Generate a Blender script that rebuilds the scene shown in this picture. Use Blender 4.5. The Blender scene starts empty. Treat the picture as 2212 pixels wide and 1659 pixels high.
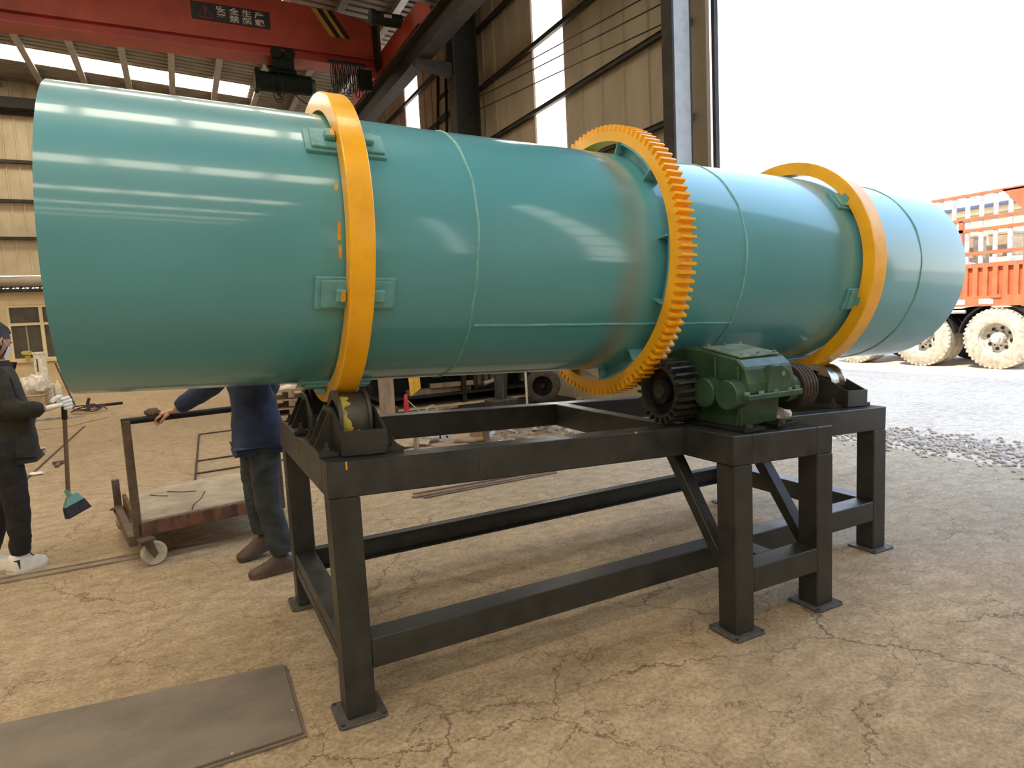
import bpy, bmesh, math, random
from math import sin, cos, pi, radians, sqrt
from mathutils import Vector, Matrix, Euler

random.seed(7)
S = bpy.context.scene
COL = S.collection

# ------------------------------------------------------------------ camera, sky, sun, exposure
cam_d = bpy.data.cameras.new('camera')
cam_d.sensor_fit = 'HORIZONTAL'; cam_d.sensor_width = 36.0; cam_d.lens = 22.633
cam_d.clip_start = 0.05; cam_d.clip_end = 500
cam = bpy.data.objects.new('camera', cam_d); COL.objects.link(cam)
cam.location = (-0.4226, -2.3420, 1.4968)
cam.rotation_euler = (1.46506, 0.05019, -0.47413)
S.camera = cam

SKY_L = 3.6          # radiance of the bright hazy sky
SUN_E = 7.0          # sun, comes over the roof of the hall
ROOF_L = 11.5         # daylight through the yellowed skylight sheets
WALL_L = 5.0         # daylight through the translucent wall sheets
S.view_settings.view_transform = 'Standard'
S.view_settings.look = 'None'
S.view_settings.gamma = 1.0
S.view_settings.use_curve_mapping = False
S.view_settings.exposure = 0.18

world = bpy.data.worlds.new('sky'); S.world = world; world.use_nodes = True
wn = world.node_tree; wn.nodes.clear()
w_out = wn.nodes.new('ShaderNodeOutputWorld'); w_bg = wn.nodes.new('ShaderNodeBackground')
w_tc = wn.nodes.new('ShaderNodeTexCoord'); w_sep = wn.nodes.new('ShaderNodeSeparateXYZ')
w_rmp = wn.nodes.new('ShaderNodeValToRGB')
w_rmp.color_ramp.elements[0].position = 0.03; w_rmp.color_ramp.elements[0].color = (1.0, 0.97, 0.93, 1)
w_rmp.color_ramp.elements[1].position = 0.50; w_rmp.color_ramp.elements[1].color = (0.45, 0.66, 1.0, 1)
wn.links.new(w_tc.outputs['Generated'], w_sep.inputs[0]); wn.links.new(w_sep.outputs['Z'], w_rmp.inputs[0])
wn.links.new(w_rmp.outputs[0], w_bg.inputs['Color']); w_bg.inputs['Strength'].default_value = SKY_L
wn.links.new(w_bg.outputs[0], w_out.inputs['Surface'])

sun_d = bpy.data.lights.new('sun', 'SUN'); sun_d.energy = SUN_E; sun_d.angle = radians(0.6); sun_d.color = (1.0, 0.93, 0.82)
sun = bpy.data.objects.new('sun', sun_d); COL.objects.link(sun)
sun.rotation_euler = Vector((cos(radians(54)) * 0.97, cos(radians(54)) * 0.24, -sin(radians(54)))).to_track_quat('-Z', 'Y').to_euler()

# ------------------------------------------------------------------ materials
def srgb(r, g, b):
    f = lambda c: (c / 12.92) if c <= 0.04045 else ((c + 0.055) / 1.055) ** 2.4
    return (f(r / 255), f(g / 255), f(b / 255))

MATS = {}
def mat(key, col, rough=0.6, metal=0.0, var=0.0, scale=8.0, bump=0.0, bscale=40.0, col2=None, stretch=(1, 1, 1), coat=0.0, spec=0.5, rvar=0.0):
    """principled material whose colour, roughness and relief come from object-space noise"""
    if key in MATS: return MATS[key]
    m = bpy.data.materials.new(key); m.use_nodes = True
    nt = m.node_tree; N = nt.nodes; L = nt.links
    p = N['Principled BSDF']
    p.inputs['Roughness'].default_value = rough; p.inputs['Metallic'].default_value = metal
    p.inputs['Coat Weight'].default_value = coat; p.inputs['Coat Roughness'].default_value = 0.09
    p.inputs['Specular IOR Level'].default_value = spec
    p.inputs['Base Color'].default_value = (*col, 1)
    tc = N.new('ShaderNodeTexCoord'); mp = N.new('ShaderNodeMapping'); mp.inputs['Scale'].default_value = stretch
    L.new(tc.outputs['Object'], mp.inputs['Vector'])
    if var > 0 or col2:
        n = N.new('ShaderNodeTexNoise'); n.inputs['Scale'].default_value = scale; n.inputs['Detail'].default_value = 6; n.inputs['Roughness'].default_value = 0.62
        L.new(mp.outputs[0], n.inputs['Vector'])
        r = N.new('ShaderNodeValToRGB')
        c2 = col2 if col2 else tuple(c * (1 - var) for c in col)
        c1 = col if col2 else tuple(min(1, c * (1 + var * 0.6)) for c in col)
        r.color_ramp.elements[0].position = 0.36; r.color_ramp.elements[0].color = (*c2, 1)
        r.color_ramp.elements[1].position = 0.62; r.color_ramp.elements[1].color = (*c1, 1)
        L.new(n.outputs['Fac'], r.inputs[0]); L.new(r.outputs[0], p.inputs['Base Color'])
        if rvar:
            mr = N.new('ShaderNodeMapRange'); mr.inputs['From Min'].default_value = 0.3; mr.inputs['From Max'].default_value = 0.7
            mr.inputs['To Min'].default_value = max(0.03, rough - rvar); mr.inputs['To Max'].default_value = min(1, rough + rvar)
            L.new(n.outputs['Fac'], mr.inputs['Value']); L.new(mr.outputs[0], p.inputs['Roughness'])
    if bump > 0:
        n2 = N.new('ShaderNodeTexNoise'); n2.inputs['Scale'].default_value = bscale; n2.inputs['Detail'].default_value = 4
        L.new(mp.outputs[0], n2.inputs['Vector'])
        b = N.new('ShaderNodeBump'); b.inputs['Strength'].default_value = bump; b.inputs['Distance'].default_value = 0.01
        L.new(n2.outputs['Fac'], b.inputs['Height']); L.new(b.outputs[0], p.inputs['Normal'])
    MATS[key] = m; return m

def emit_mat(key, col, strength):
    if key in MATS: return MATS[key]
    m = bpy.data.materials.new(key); m.use_nodes = True
    nt = m.node_tree; nt.nodes.clear()
    o = nt.nodes.new('ShaderNodeOutputMaterial'); e = nt.nodes.new('ShaderNodeEmission')
    e.inputs['Color'].default_value = (*col, 1); e.inputs['Strength'].default_value = strength
    nt.links.new(e.outputs[0], o.inputs['Surface']); MATS[key] = m; return m

def concrete(key, light, dark, crack, cellA=1.1, cellB=2.6, joint=True, rough=0.8):
    m = bpy.data.materials.new(key); m.use_nodes = True
    nt = m.node_tree; N = nt.nodes; L = nt.links; p = N['Principled BSDF']
    p.inputs['Roughness'].default_value = rough; p.inputs['Specular IOR Level'].default_value = 0.3
    tc = N.new('ShaderNodeTexCoord')
    def noise(scale, detail=6, rg=0.6, vec=None, st=None):
        n = N.new('ShaderNodeTexNoise'); n.inputs['Scale'].default_value = scale; n.inputs['Detail'].default_value = detail; n.inputs['Roughness'].default_value = rg
        src = vec if vec else tc.outputs['Object']
        if st:
            mp = N.new('ShaderNodeMapping'); mp.inputs['Scale'].default_value = st; L.new(src, mp.inputs[0]); src = mp.outputs[0]
        L.new(src, n.inputs['Vector']); return n
    def ramp(src, a, b, ca, cb):
        r = N.new('ShaderNodeValToRGB'); r.color_ramp.elements[0].position = a; r.color_ramp.elements[1].position = b
        r.color_ramp.elements[0].color = (*ca, 1); r.color_ramp.elements[1].color = (*cb, 1); L.new(src, r.inputs[0]); return r
    def mix(fac, a, b, mode='MIX'):
        x = N.new('ShaderNodeMix'); x.data_type = 'RGBA'; x.blend_type = mode
        if isinstance(fac, float): x.inputs['Factor'].default_value = fac
        else: L.new(fac, x.inputs['Factor'])
        for s, i in ((a, 'A'), (b, 'B')):
            sock = [k for k in x.inputs if k.name == i and k.type == 'RGBA'][0]
            if isinstance(s, tuple): sock.default_value = (*s, 1)
            else: L.new(s, sock)
        return [k for k in x.outputs if k.type == 'RGBA'][0]
    big = noise(0.55, 5); base = ramp(big.outputs['Fac'], 0.33, 0.67, dark, light)
    mid = noise(9.0, 10, 0.78, st=(0.8, 1.25, 1)); mr = ramp(mid.outputs['Fac'], 0.36, 0.60, (0.68, 0.63, 0.56), (1.15, 1.14, 1.12))
    c = mix(0.85, base.outputs[0], mr.outputs[0], 'MULTIPLY')
    fine = noise(55, 6, 0.8); fr = ramp(fine.outputs['Fac'], 0.38, 0.56, (0.58, 0.54, 0.49), (1.14, 1.14, 1.14))
    c = mix(0.75, c, fr.outputs[0], 'MULTIPLY')
    # wandering cracks
    wob = noise(1.6, 6, 0.7); sub = N.new('ShaderNodeVectorMath'); sub.operation = 'MULTIPLY_ADD'
    L.new(wob.outputs['Color'], sub.inputs[0]); sub.inputs[1].default_value = (0.55, 0.55, 0); L.new(tc.outputs['Object'], sub.inputs[2])
    facs = []
    for cell, wdt in ((cellA * 0.42, 0.0045), (cellA, 0.0075), (cellB, 0.012)):
        v = N.new('ShaderNodeTexVoronoi'); v.feature = 'DISTANCE_TO_EDGE'; v.voronoi_dimensions = '2D'; v.inputs['Scale'].default_value = 1 / cell
        L.new(sub.outputs[0], v.inputs['Vector'])
        mr_ = N.new('ShaderNodeMapRange'); mr_.inputs['From Min'].default_value = 0.0; mr_.inputs['From Max'].default_value = wdt / cell
        mr_.inputs['To Min'].default_value = 1.0; mr_.inputs['To Max'].default_value = 0.0; L.new(v.outputs['Distance'], mr_.inputs['Value'])
        msk = noise(0.7 / cell + 0.3, 4, 0.6); ms = N.new('ShaderNodeMapRange'); ms.inputs['From Min'].default_value = 0.40; ms.inputs['From Max'].default_value = 0.55
        L.new(msk.outputs['Fac'], ms.inputs['Value'])
        mu = N.new('ShaderNodeMath'); mu.operation = 'MULTIPLY'; L.new(mr_.outputs[0], mu.inputs[0]); L.new(ms.outputs[0], mu.inputs[1]); facs.append(mu)
    mx0 = N.new('ShaderNodeMath'); mx0.operation = 'MAXIMUM'; L.new(facs[0].outputs[0], mx0.inputs[0]); L.new(facs[1].outputs[0], mx0.inputs[1])
    mx = N.new('ShaderNodeMath'); mx.operation = 'MAXIMUM'; L.new(mx0.outputs[0], mx.inputs[0]); L.new(facs[2].outputs[0], mx.inputs[1])
    sc = N.new('ShaderNodeMath'); sc.operation = 'MULTIPLY'; sc.inputs[1].default_value = 0.8; L.new(mx.outputs[0], sc.inputs[0])
    c = mix(sc.outputs[0], c, crack)
    # dirt stains with their own outlines
    st = noise(0.9, 7, 0.72, st=(1.0, 0.55, 1)); sm = N.new('ShaderNodeMapRange'); sm.inputs['From Min'].default_value = 0.56; sm.inputs['From Max'].default_value = 0.72; sm.inputs['To Max'].default_value = 0.35
    L.new(st.outputs['Fac'], sm.inputs['Value'])
    c = mix(sm.outputs[0], c, tuple(k * 0.45 for k in dark))
    L.new(c, p.inputs['Base Color'])
    bp = N.new('ShaderNodeBump'); bp.inputs['Strength'].default_value = 0.25; bp.inputs['Distance'].default_value = 0.006
    ad = N.new('ShaderNodeMath'); ad.operation = 'SUBTRACT'; L.new(fine.outputs['Fac'], ad.inputs[0]); L.new(mx.outputs[0], ad.inputs[1])
    L.new(ad.outputs[0], bp.inputs['Height']); L.new(bp.outputs[0], p.inputs['Normal'])
    MATS[key] = m; return m

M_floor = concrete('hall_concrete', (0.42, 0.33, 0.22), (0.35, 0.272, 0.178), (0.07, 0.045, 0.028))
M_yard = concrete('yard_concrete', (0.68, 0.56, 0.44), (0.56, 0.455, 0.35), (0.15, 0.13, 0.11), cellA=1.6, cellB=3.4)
M_teal = mat('teal_paint', (0.084, 0.325, 0.385), 0.36, 0, 0.055, 2.2, 0.03, 5.0, stretch=(0.6, 1, 1), coat=0.65, rvar=0.04)
M_teal2 = mat('teal_paint_thick', (0.13, 0.37, 0.40), 0.35, 0, 0.2, 14.0, 0.3, 60.0)
def add_band(m, x0, x1, col):
    nt = m.node_tree; N = nt.nodes; L = nt.links; p = N['Principled BSDF']; src = p.inputs['Base Color'].links[0].from_socket
    tc = N.new('ShaderNodeTexCoord'); sp = N.new('ShaderNodeSeparateXYZ'); L.new(tc.outputs['Object'], sp.inputs[0])
    n = N.new('ShaderNodeTexNoise'); n.inputs['Scale'].default_value = 3.0; n.inputs['Detail'].default_value = 5; L.new(tc.outputs['Object'], n.inputs['Vector'])
    w = N.new('ShaderNodeMath'); w.operation = 'MULTIPLY_ADD'; w.inputs[1].default_value = 0.10; L.new(n.outputs['Fac'], w.inputs[0]); L.new(sp.outputs['X'], w.inputs[2])
    r = N.new('ShaderNodeValToRGB'); e = r.color_ramp.elements
    mr = N.new('ShaderNodeMapRange'); mr.inputs['From Min'].default_value = x0; mr.inputs['From Max'].default_value = x1; L.new(w.outputs[0], mr.inputs['Value'])
    e[0].position = 0.0; e[0].color = (0, 0, 0, 1); e[1].position = 1.0; e[1].color = (0, 0, 0, 1); k = e.new(0.5); k.color = (1, 1, 1, 1)
    L.new(mr.outputs[0], r.inputs[0])
    mu = N.new('ShaderNodeMath'); mu.operation = 'MULTIPLY'; L.new(r.outputs[0], mu.inputs[0]); L.new(n.outputs['Fac'], mu.inputs[1])
    x = N.new('ShaderNodeMix'); x.data_type = 'RGBA'; A = [q for q in x.inputs if q.name == 'A' and q.type == 'RGBA'][0]; B = [q for q in x.inputs if q.name == 'B' and q.type == 'RGBA'][0]
    L.new(mu.outputs[0], x.inputs['Factor']); L.new(src, A); B.default_value = (*col, 1)
    L.new([q for q in x.outputs if q.type == 'RGBA'][0], p.inputs['Base Color'])
add_band(M_teal, 1.40, 1.60, (0.20, 0.19, 0.13))
M_teal3 = mat('teal_weld', (0.16, 0.42, 0.43), 0.4, 0, 0.2, 30.0, 0.3, 60.0)
M_yel = mat('amber_paint', (0.93, 0.47, 0.008), 0.34, 0, 0.09, 7.0, 0.12, 26.0, coat=0.2)
M_yelmark = mat('amber_smear', (0.72, 0.36, 0.02), 0.5, 0, 0.25, 40.0)
M_black = mat('dark_frame_paint', (0.027, 0.029, 0.028), 0.42, 0, 0.35, 9.0, 0.06, 50.0, rvar=0.08)
M_blk2 = mat('near_black_steel', (0.013, 0.012, 0.011), 0.6, 0, 0.4, 12.0, 0.1, 60.0, spec=0.3)
M_chrome = mat('turned_steel', (0.46, 0.45, 0.43), 0.24, 1.0, 0.2, 30.0)
M_footplate = mat('dusty_foot_plate', (0.085, 0.08, 0.07), 0.6, 0.1, 0.3, 30.0)
M_rollgrey = mat('grey_primer_roller', (0.062, 0.060, 0.052), 0.45, 0.1, 0.3, 14.0)
M_smearG = mat('green_yellow_smear', (0.26, 0.30, 0.08), 0.55, 0, 0, 26.0, 0.5, 40.0, col2=(0.55, 0.42, 0.05))
M_green = mat('gearbox_green', (0.030, 0.078, 0.045), 0.42, 0, 0.35, 9.0, 0.15, 40.0, coat=0.1)
M_greentop = mat('gearbox_dusty_green', (0.16, 0.23, 0.19), 0.6, 0, 0.4, 12.0, 0.2, 40.0)
M_pinion = mat('oily_gear_steel', (0.06, 0.065, 0.062), 0.36, 0.5, 0.4, 18.0)
M_rust = mat('rusty_iron', (0.055, 0.042, 0.034), 0.65, 0.2, 0.4, 16.0, 0.2, 40.0)
M_cartrust = mat('cart_rust_paint', (0.20, 0.085, 0.045), 0.7, 0, 0, 13.0, 0.2, 30.0, col2=(0.035, 0.022, 0.018), stretch=(1, 1, 0.3))
M_cartpost = mat('cart_brown_steel', (0.115, 0.078, 0.05), 0.6, 0.1, 0.4, 10.0)
M_plate = mat('mill_scale_plate', (0.20, 0.165, 0.125), 0.48, 0.0, 0, 2.4, 0.05, 30.0, col2=(0.125, 0.105, 0.08), stretch=(1, 1.8, 1), spec=0.35)
M_wood = mat('raw_timber', (0.27, 0.19, 0.12), 0.75, 0, 0.35, 9.0, 0.2, 30.0, stretch=(1, 1, 0.15))
M_brownbar = mat('brown_flat_bar', (0.16, 0.10, 0.065), 0.65, 0, 0.3, 9.0)
M_red = mat('crane_red', (0.33, 0.040, 0.017), 0.5, 0, 0.22, 1.8, 0.03, 20.0)
M_redD = mat('crane_red_lower', (0.27, 0.016, 0.008), 0.5, 0, 0.22, 1.8)
M_steelD = mat('dark_structural_steel', (0.036, 0.032, 0.027), 0.65, 0.0, 0.35, 4.0, spec=0.3)
M_colgrey = mat('door_lit_column_grey', (0.34, 0.36, 0.37), 0.5, 0.0, 0.12, 6.0)  # doorway light painted into the web, paler than the dark flanges
M_siding = mat('tan_siding', (0.325, 0.275, 0.20), 0.6, 0.0, 0.22, 0.9, stretch=(1, 1, 0.5))
M_sidingB = mat('cream_siding', (0.46, 0.39, 0.26), 0.6, 0.0, 0.14, 1.2)
M_roof = mat('roof_sheet_steel', (0.235, 0.205, 0.165), 0.55, 0.0, 0.25, 1.5)
M_purlin = mat('galvanised_purlin', (0.33, 0.31, 0.28), 0.4, 0.2, 0.2, 5.0)
M_plaster = mat('cream_plaster', (0.62, 0.50, 0.29), 0.8, 0, 0.12, 2.0, 0.05, 20.0)
M_cream = mat('cream_window_paint', (0.66, 0.56, 0.36), 0.5)
M_glassD = mat('dusty_glass', (0.085, 0.075, 0.058), 0.25, 0, 0.3, 2.0)
M_sky = emit_mat('skylight_daylight', (1.0, 0.87, 0.68), ROOF_L)
M_wlight = emit_mat('wall_sheet_daylight', (1.0, 0.95, 0.88), WALL_L)
M_white = mat('white_plastic', (0.72, 0.68, 0.58), 0.5, 0, 0.2, 14.0)
M_bag = mat('crumpled_sheet', (0.60, 0.56, 0.50), 0.5, 0, 0.35, 12.0, 0.5, 30.0)
M_card = mat('cardboard', (0.36, 0.26, 0.16), 0.8, 0, 0.2, 8.0)
M_rubber = mat('black_rubber', (0.028, 0.027, 0.026), 0.7, 0, 0.3, 20.0)
M_dustrub = mat('dusty_tyre', (0.50, 0.44, 0.33), 0.85, 0, 0, 10.0, 0.25, 40.0, col2=(0.30, 0.26, 0.2))
M_rim = mat('dusty_rim', (0.52, 0.47, 0.38), 0.7, 0, 0.35, 7.0)
M_truck = mat('truck_orange_red', (0.55, 0.135, 0.05), 0.5, 0, 0.2, 5.0)
M_silver = mat('faded_silver_post', (0.42, 0.39, 0.37), 0.5, 0, 0.2, 6.0)
M_skin = mat('skin', (0.50, 0.27, 0.18), 0.5, 0, 0.1, 20.0)
M_hair = mat('black_hair', (0.010, 0.009, 0.009), 0.5, 0, 0.3, 60.0, 0.3, 120.0)
M_jacket = mat('dark_olive_jacket', (0.030, 0.029, 0.018), 0.85, 0, 0, 9.0, 0.6, 18.0, col2=(0.012, 0.012, 0.009))
M_trouser = mat('black_trousers', (0.010, 0.010, 0.010), 0.8, 0, 0.3, 12.0, 0.5, 20.0)
M_blue = mat('navy_work_shirt', (0.022, 0.036, 0.085), 0.85, 0, 0.45, 7.0, 0.7, 14.0)
M_denim = mat('worn_dark_denim', (0.035, 0.045, 0.052), 0.85, 0, 0.5, 8.0, 0.8, 16.0)
M_shoe = mat('white_sneaker', (0.72, 0.68, 0.62), 0.55, 0, 0.08, 30.0)
M_shoeB = mat('brown_boot', (0.075, 0.045, 0.03), 0.6, 0, 0.25, 14.0)
M_sole = mat('dark_sole', (0.06, 0.05, 0.04), 0.8)
M_glove = mat('white_cotton_glove', (0.74, 0.72, 0.70), 0.9, 0, 0.1, 40.0, 0.3, 120.0)
M_mask = mat('pale_mask', (0.66, 0.74, 0.80), 0.8)
M_broomG = mat('teal_plastic', (0.13, 0.30, 0.26), 0.5)
M_bristle = mat('dark_bristle', (0.035, 0.034, 0.045), 0.9, 0, 0.4, 80.0, 0.8, 200.0, stretch=(1, 1, 0.1))
M_cloth = mat('yellow_cloth', (0.75, 0.42, 0.05), 0.9, 0, 0.15, 20.0)
M_redtube = mat('red_tube', (0.50, 0.03, 0.04), 0.4)
M_signK = mat('black_sign', (0.008, 0.007, 0.007), 0.5)
M_signW = mat('sign_lettering', (0.55, 0.50, 0.44), 0.6)
M_signR = mat('sign_triangle', (0.22, 0.035, 0.05), 0.6)
M_stripeY = mat('stripe_yellow', (0.42, 0.24, 0.03), 0.6)
M_hoist = mat('hoist_dark_green', (0.006, 0.010, 0.006), 0.7, 0, 0.4, 8.0, spec=0.2)
M_gravel = mat('pale_gravel', (0.45, 0.39, 0.33), 0.85, 0, 0.35, 9.0)
M_farwall = mat('far_building_wall', (0.40, 0.34, 0.24), 0.8)
M_farroof = mat('far_blue_roof', (0.06, 0.075, 0.13), 0.6)
M_scrap = mat('pale_scrap', (0.34, 0.31, 0.28), 0.45, 0.3, 0.4, 14.0)

# ------------------------------------------------------------------ mesh helpers
class MB:
    def __init__(s): s.bm = bmesh.new()
    def quadbox(s, v):                       # 8 corners: bottom 4 (ccw) then top 4
        b = [s.bm.verts.new(p) for p in v]
        for f in ((3, 2, 1, 0), (4, 5, 6, 7), (0, 1, 5, 4), (1, 2, 6, 5), (2, 3, 7, 6), (3, 0, 4, 7)):
            s.bm.faces.new([b[i] for i in f])
        return s
    def box(s, lo, hi, M=None):
        (x0, y0, z0), (x1, y1, z1) = lo, hi
        v = [(x0, y0, z0), (x1, y0, z0), (x1, y1, z0), (x0, y1, z0), (x0, y0, z1), (x1, y0, z1), (x1, y1, z1), (x0, y1, z1)]
        if M is not None: v = [M @ Vector(p) for p in v]
        return s.quadbox(v)
    def prism(s, poly, axis, a, b):          # polygon in the two other axes, extruded along axis
        def P(u, v, t): return {'X': (t, u, v), 'Y': (u, t, v), 'Z': (u, v, t)}[axis]
        A = [s.bm.verts.new(P(u, v, a)) for u, v in poly]; B = [s.bm.verts.new(P(u, v, b)) for u, v in poly]
        n = len(poly)
        s.bm.faces.new(A[::-1]); s.bm.faces.new(B)
        for i in range(n): s.bm.faces.new((A[i], A[(i + 1) % n], B[(i + 1) % n], B[i]))
        return s
    def tube(s, path, r, seg=10, caps=True, rs=None):
        path = [Vector(p) for p in path]; rings = []; n = len(path); up = None
        for i, p in enumerate(path):
            d = (path[min(i + 1, n - 1)] - path[max(i - 1, 0)]).normalized()
            if up is None:
                up = Vector((0, 0, 1)) if abs(d.z) < 0.9 else Vector((0, 1, 0))
            x = d.cross(up)
            if x.length < 1e-4: x = d.cross(Vector((1, 0, 0)))
            x.normalize(); y = x.cross(d).normalized(); up = y
            rr = rs[i] if rs else r
            rings.append([s.bm.verts.new(p + (x * cos(2 * pi * k / seg) + y * sin(2 * pi * k / seg)) * rr) for k in range(seg)])
        for a, b in zip(rings, rings[1:]):
            for k in range(seg): s.bm.faces.new((a[k], a[(k + 1) % seg], b[(k + 1) % seg], b[k]))
        if caps: s.bm.faces.new(rings[0][::-1]); s.bm.faces.new(rings[-1])
        return s
    def lathe(s, prof, seg=48, c=(0, 0), axis='X', closed=False, a0=0.0, a1=2 * pi):
        """profile of (axial, radius) turned about an axis through c"""
        full = abs(a1 - a0 - 2 * pi) < 1e-6; n = seg if full else seg + 1; rings = []
        for k in range(n):
            a = a0 + (a1 - a0) * k / seg
            ring = []
            for t, r in prof:
                u, v = c[0] + r * cos(a), c[1] + r * sin(a)
                ring.append(s.bm.verts.new({'X': (t, u, v), 'Y': (u, t, v), 'Z': (u, v, t)}[axis]))
            rings.append(ring)
        m = len(prof); rng = range(m) if closed else range(m - 1)
        for k in range(seg):
            A, B = rings[k], rings[(k + 1) % n]
            for i in rng: s.bm.faces.new((A[i], A[(i + 1) % m], B[(i + 1) % m], B[i]))
        if not full:
            if closed: s.bm.faces.new(rings[0]); s.bm.faces.new(rings[-1][::-1])
        return s
    def ico(s, c, r, sub=2, scale=(1, 1, 1), jit=0.0, M=None):
        g = bmesh.ops.create_icosphere(s.bm, subdivisions=sub, radius=r)
        for v in g['verts']:
            k = 1 + random.uniform(-jit, jit)
            p = Vector((v.co.x * scale[0], v.co.y * scale[1], v.co.z * scale[2])) * k
            v.co = (M @ p if M else p) + Vector(c)
        return s
    def grid(s, fn, nu, nv):
        V = [[s.bm.verts.new(fn(i / nu, j / nv)) for j in range(nv + 1)] for i in range(nu + 1)]
        for i in range(nu):
            for j in range(nv): s.bm.faces.new((V[i][j], V[i + 1][j], V[i + 1][j + 1], V[i][j + 1]))
        return s
    def mesh(s, name, m, bevel=0.0, smooth=False, angle=35, seg=1):
        bm = s.bm
        bmesh.ops.recalc_face_normals(bm, faces=bm.faces)
        if bevel > 0:
            ed = [e for e in bm.edges if len(e.link_faces) == 2 and e.calc_face_angle(0) > radians(30)]
            if ed: bmesh.ops.bevel(bm, geom=ed, offset=bevel, segments=seg, affect='EDGES', clamp_overlap=True)
        me = bpy.data.meshes.new(name); bm.to_mesh(me); bm.free()
        me.materials.append(m)
        if smooth:
            me.polygons.foreach_set('use_smooth', [True] * len(me.polygons)); me.set_sharp_from_angle(angle=radians(angle))
        return me
    def build(s, name, m, parent=None, bevel=0.0, smooth=False, angle=35, seg=1, label=None, loc=None):
        return link(name, s.mesh(name, m, bevel, smooth, angle, seg), parent, label, loc)

def link(name, me, parent=None, label=None, loc=None):
    o = bpy.data.objects.new(name, me); COL.objects.link(o)
    if parent is not None: o.parent = parent
    if loc is not None: o.location = loc
    if label: o['label'] = label
    return o
def tag(o, label, cat, group=None, kind=None):
    o['label'] = label; o['category'] = cat
    if group: o['group'] = group
    if kind: o['kind'] = kind
    return o
def thing(name, label, cat, loc=(0, 0, 0), rot=None, group=None):
    o = bpy.data.objects.new(name, None); COL.objects.link(o); o.empty_display_size = 0.1
    o.location = loc
    if rot is not None: o.rotation_euler = rot
    return tag(o, label, cat, group)
def struct(name, label=None, loc=(0, 0, 0)):
    o = bpy.data.objects.new(name, None); COL.objects.link(o); o['kind'] = 'structure'; o.location = loc
    if label: o['label'] = label
    return o
def setkind(o, k='structure', label=None):
    o['kind'] = k
    if label: o['label'] = label
    return o
def copy_tree(o, parent=None):
    c = o.copy(); COL.objects.link(c)
    if parent is not None: c.parent = parent
    for ch in o.children: copy_tree(ch, c)
    return c
def smooth_path(pts, n=8):
    pts = [Vector(p) for p in pts]; P = [pts[0]] + pts + [pts[-1]]; out = []
    for i in range(1, len(P) - 2):
        p0, p1, p2, p3 = P[i - 1:i + 3]
        for k in range(n):
            t = k / n
            out.append(0.5 * ((2 * p1) + (p2 - p0) * t + (2 * p0 - 5 * p1 + 4 * p2 - p3) * t * t + (3 * p1 - p0 - 3 * p2 + p3) * t ** 3))
    out.append(pts[-1]); return out

# ------------------------------------------------------------------ the hall
WX, WY0, WY1, WW = 5.6, -32.0, 22.0, -18.0       # east wall, south and north walls, west wall
RIDGE = -6.2
def roof_z(x): return 9.26 - 0.063 * abs(x - RIDGE)   # underside of the roof sheets

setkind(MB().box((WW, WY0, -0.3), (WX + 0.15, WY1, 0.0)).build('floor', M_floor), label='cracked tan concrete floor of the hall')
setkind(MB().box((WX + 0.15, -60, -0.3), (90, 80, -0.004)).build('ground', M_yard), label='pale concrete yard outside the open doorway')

def ribbed(width, height, pitch, depth, thick=0.0):
    """profile sheet in local x (width), z (height); ribs stand out toward -y"""
    mb = MB(); n = int(round(width / pitch)); xs = []
    for k in range(n):
        x = k * pitch
        xs += [(x, 0), (x + pitch - 0.075, 0), (x + pitch - 0.055, -depth), (x + pitch - 0.025, -depth)]
    xs.append((width, 0))
    lo = [mb.bm.verts.new((x, y, 0)) for x, y in xs]; hi = [mb.bm.verts.new((x, y, height)) for x, y in xs]
    for i in range(len(xs) - 1): mb.bm.faces.new((lo[i], lo[i + 1], hi[i + 1], hi[i]))
    return mb

# east wall (runs away from the open doorway): ribbed sheets, girts, translucent sheets
east = struct('wall_right', 'tan ribbed sheet wall with translucent strips')
ZT = roof_z(WX)
sheet_e = ribbed(1.0, ZT, 0.5, 0.03).mesh('wall_sheet', M_siding)
lit = [(7.07, 8.03), (14.1, 15.1), (20.0, 21.0), (-6.6, -5.6), (-12.6, -11.6), (-20.0, -19.0), (-27.0, -26.0)]
def put_sheet(y0, y1, z0=0.0):
    o = link('wall_sheet', sheet_e, east); o.rotation_euler = (0, 0, -pi / 2)  # local x -> -y, ribs -> -x
    o.location = (WX, y1, z0); o.scale = ((y1 - y0) / 1.0, 1, (ZT - z0) / ZT)
def run(y0, y1, z0=0.0):
    n = max(1, round((y1 - y0) / 1.0)); d = (y1 - y0) / n
    for k in range(n): put_sheet(y0 + k * d, y0 + (k + 1) * d, z0)
DOOR0, DOOR1, DOORZ = -1.4, 3.79, 7.4
edges = [(DOOR1, 7.07), (8.03, 14.1), (15.1, 20.0), (21.0, 22.0), (-5.6, DOOR0), (-11.6, -6.6), (-19.0, -12.6), (-26.0, -20.0), (-32.0, -27.0)]
for a, b in edges: run(a, b)
run(DOOR0, DOOR1, DOORZ)
for a, b in lit:
    MB().box((WX - 0.005, a, 1.2), (WX + 0.02, b, ZT)).build('translucent_sheet', M_wlight, east, label='glowing translucent wall sheet')
    MB().box((WX - 0.005, a, 0.0), (WX + 0.02, b, 1.2)).build('wall_sheet', M_siding, east)
for z in (1.68, 2.80, 3.92, 5.06, 6.17, 7.30):
    for a, b in ((4.10, 22.0), (WY0, DOOR0)):
        MB().box((WX - 0.10, a, z - 0.03), (WX - 0.03, b, z + 0.03)).box((WX - 0.12, a, z + 0.025), (WX - 0.03, b, z + 0.034)).build('girt', M_steelD, east)
MB().box((WX - 0.02, DOOR0, DOORZ - 0.15), (WX + 0.1, DOOR1, DOORZ)).build('door_header', M_steelD, east)

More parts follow.
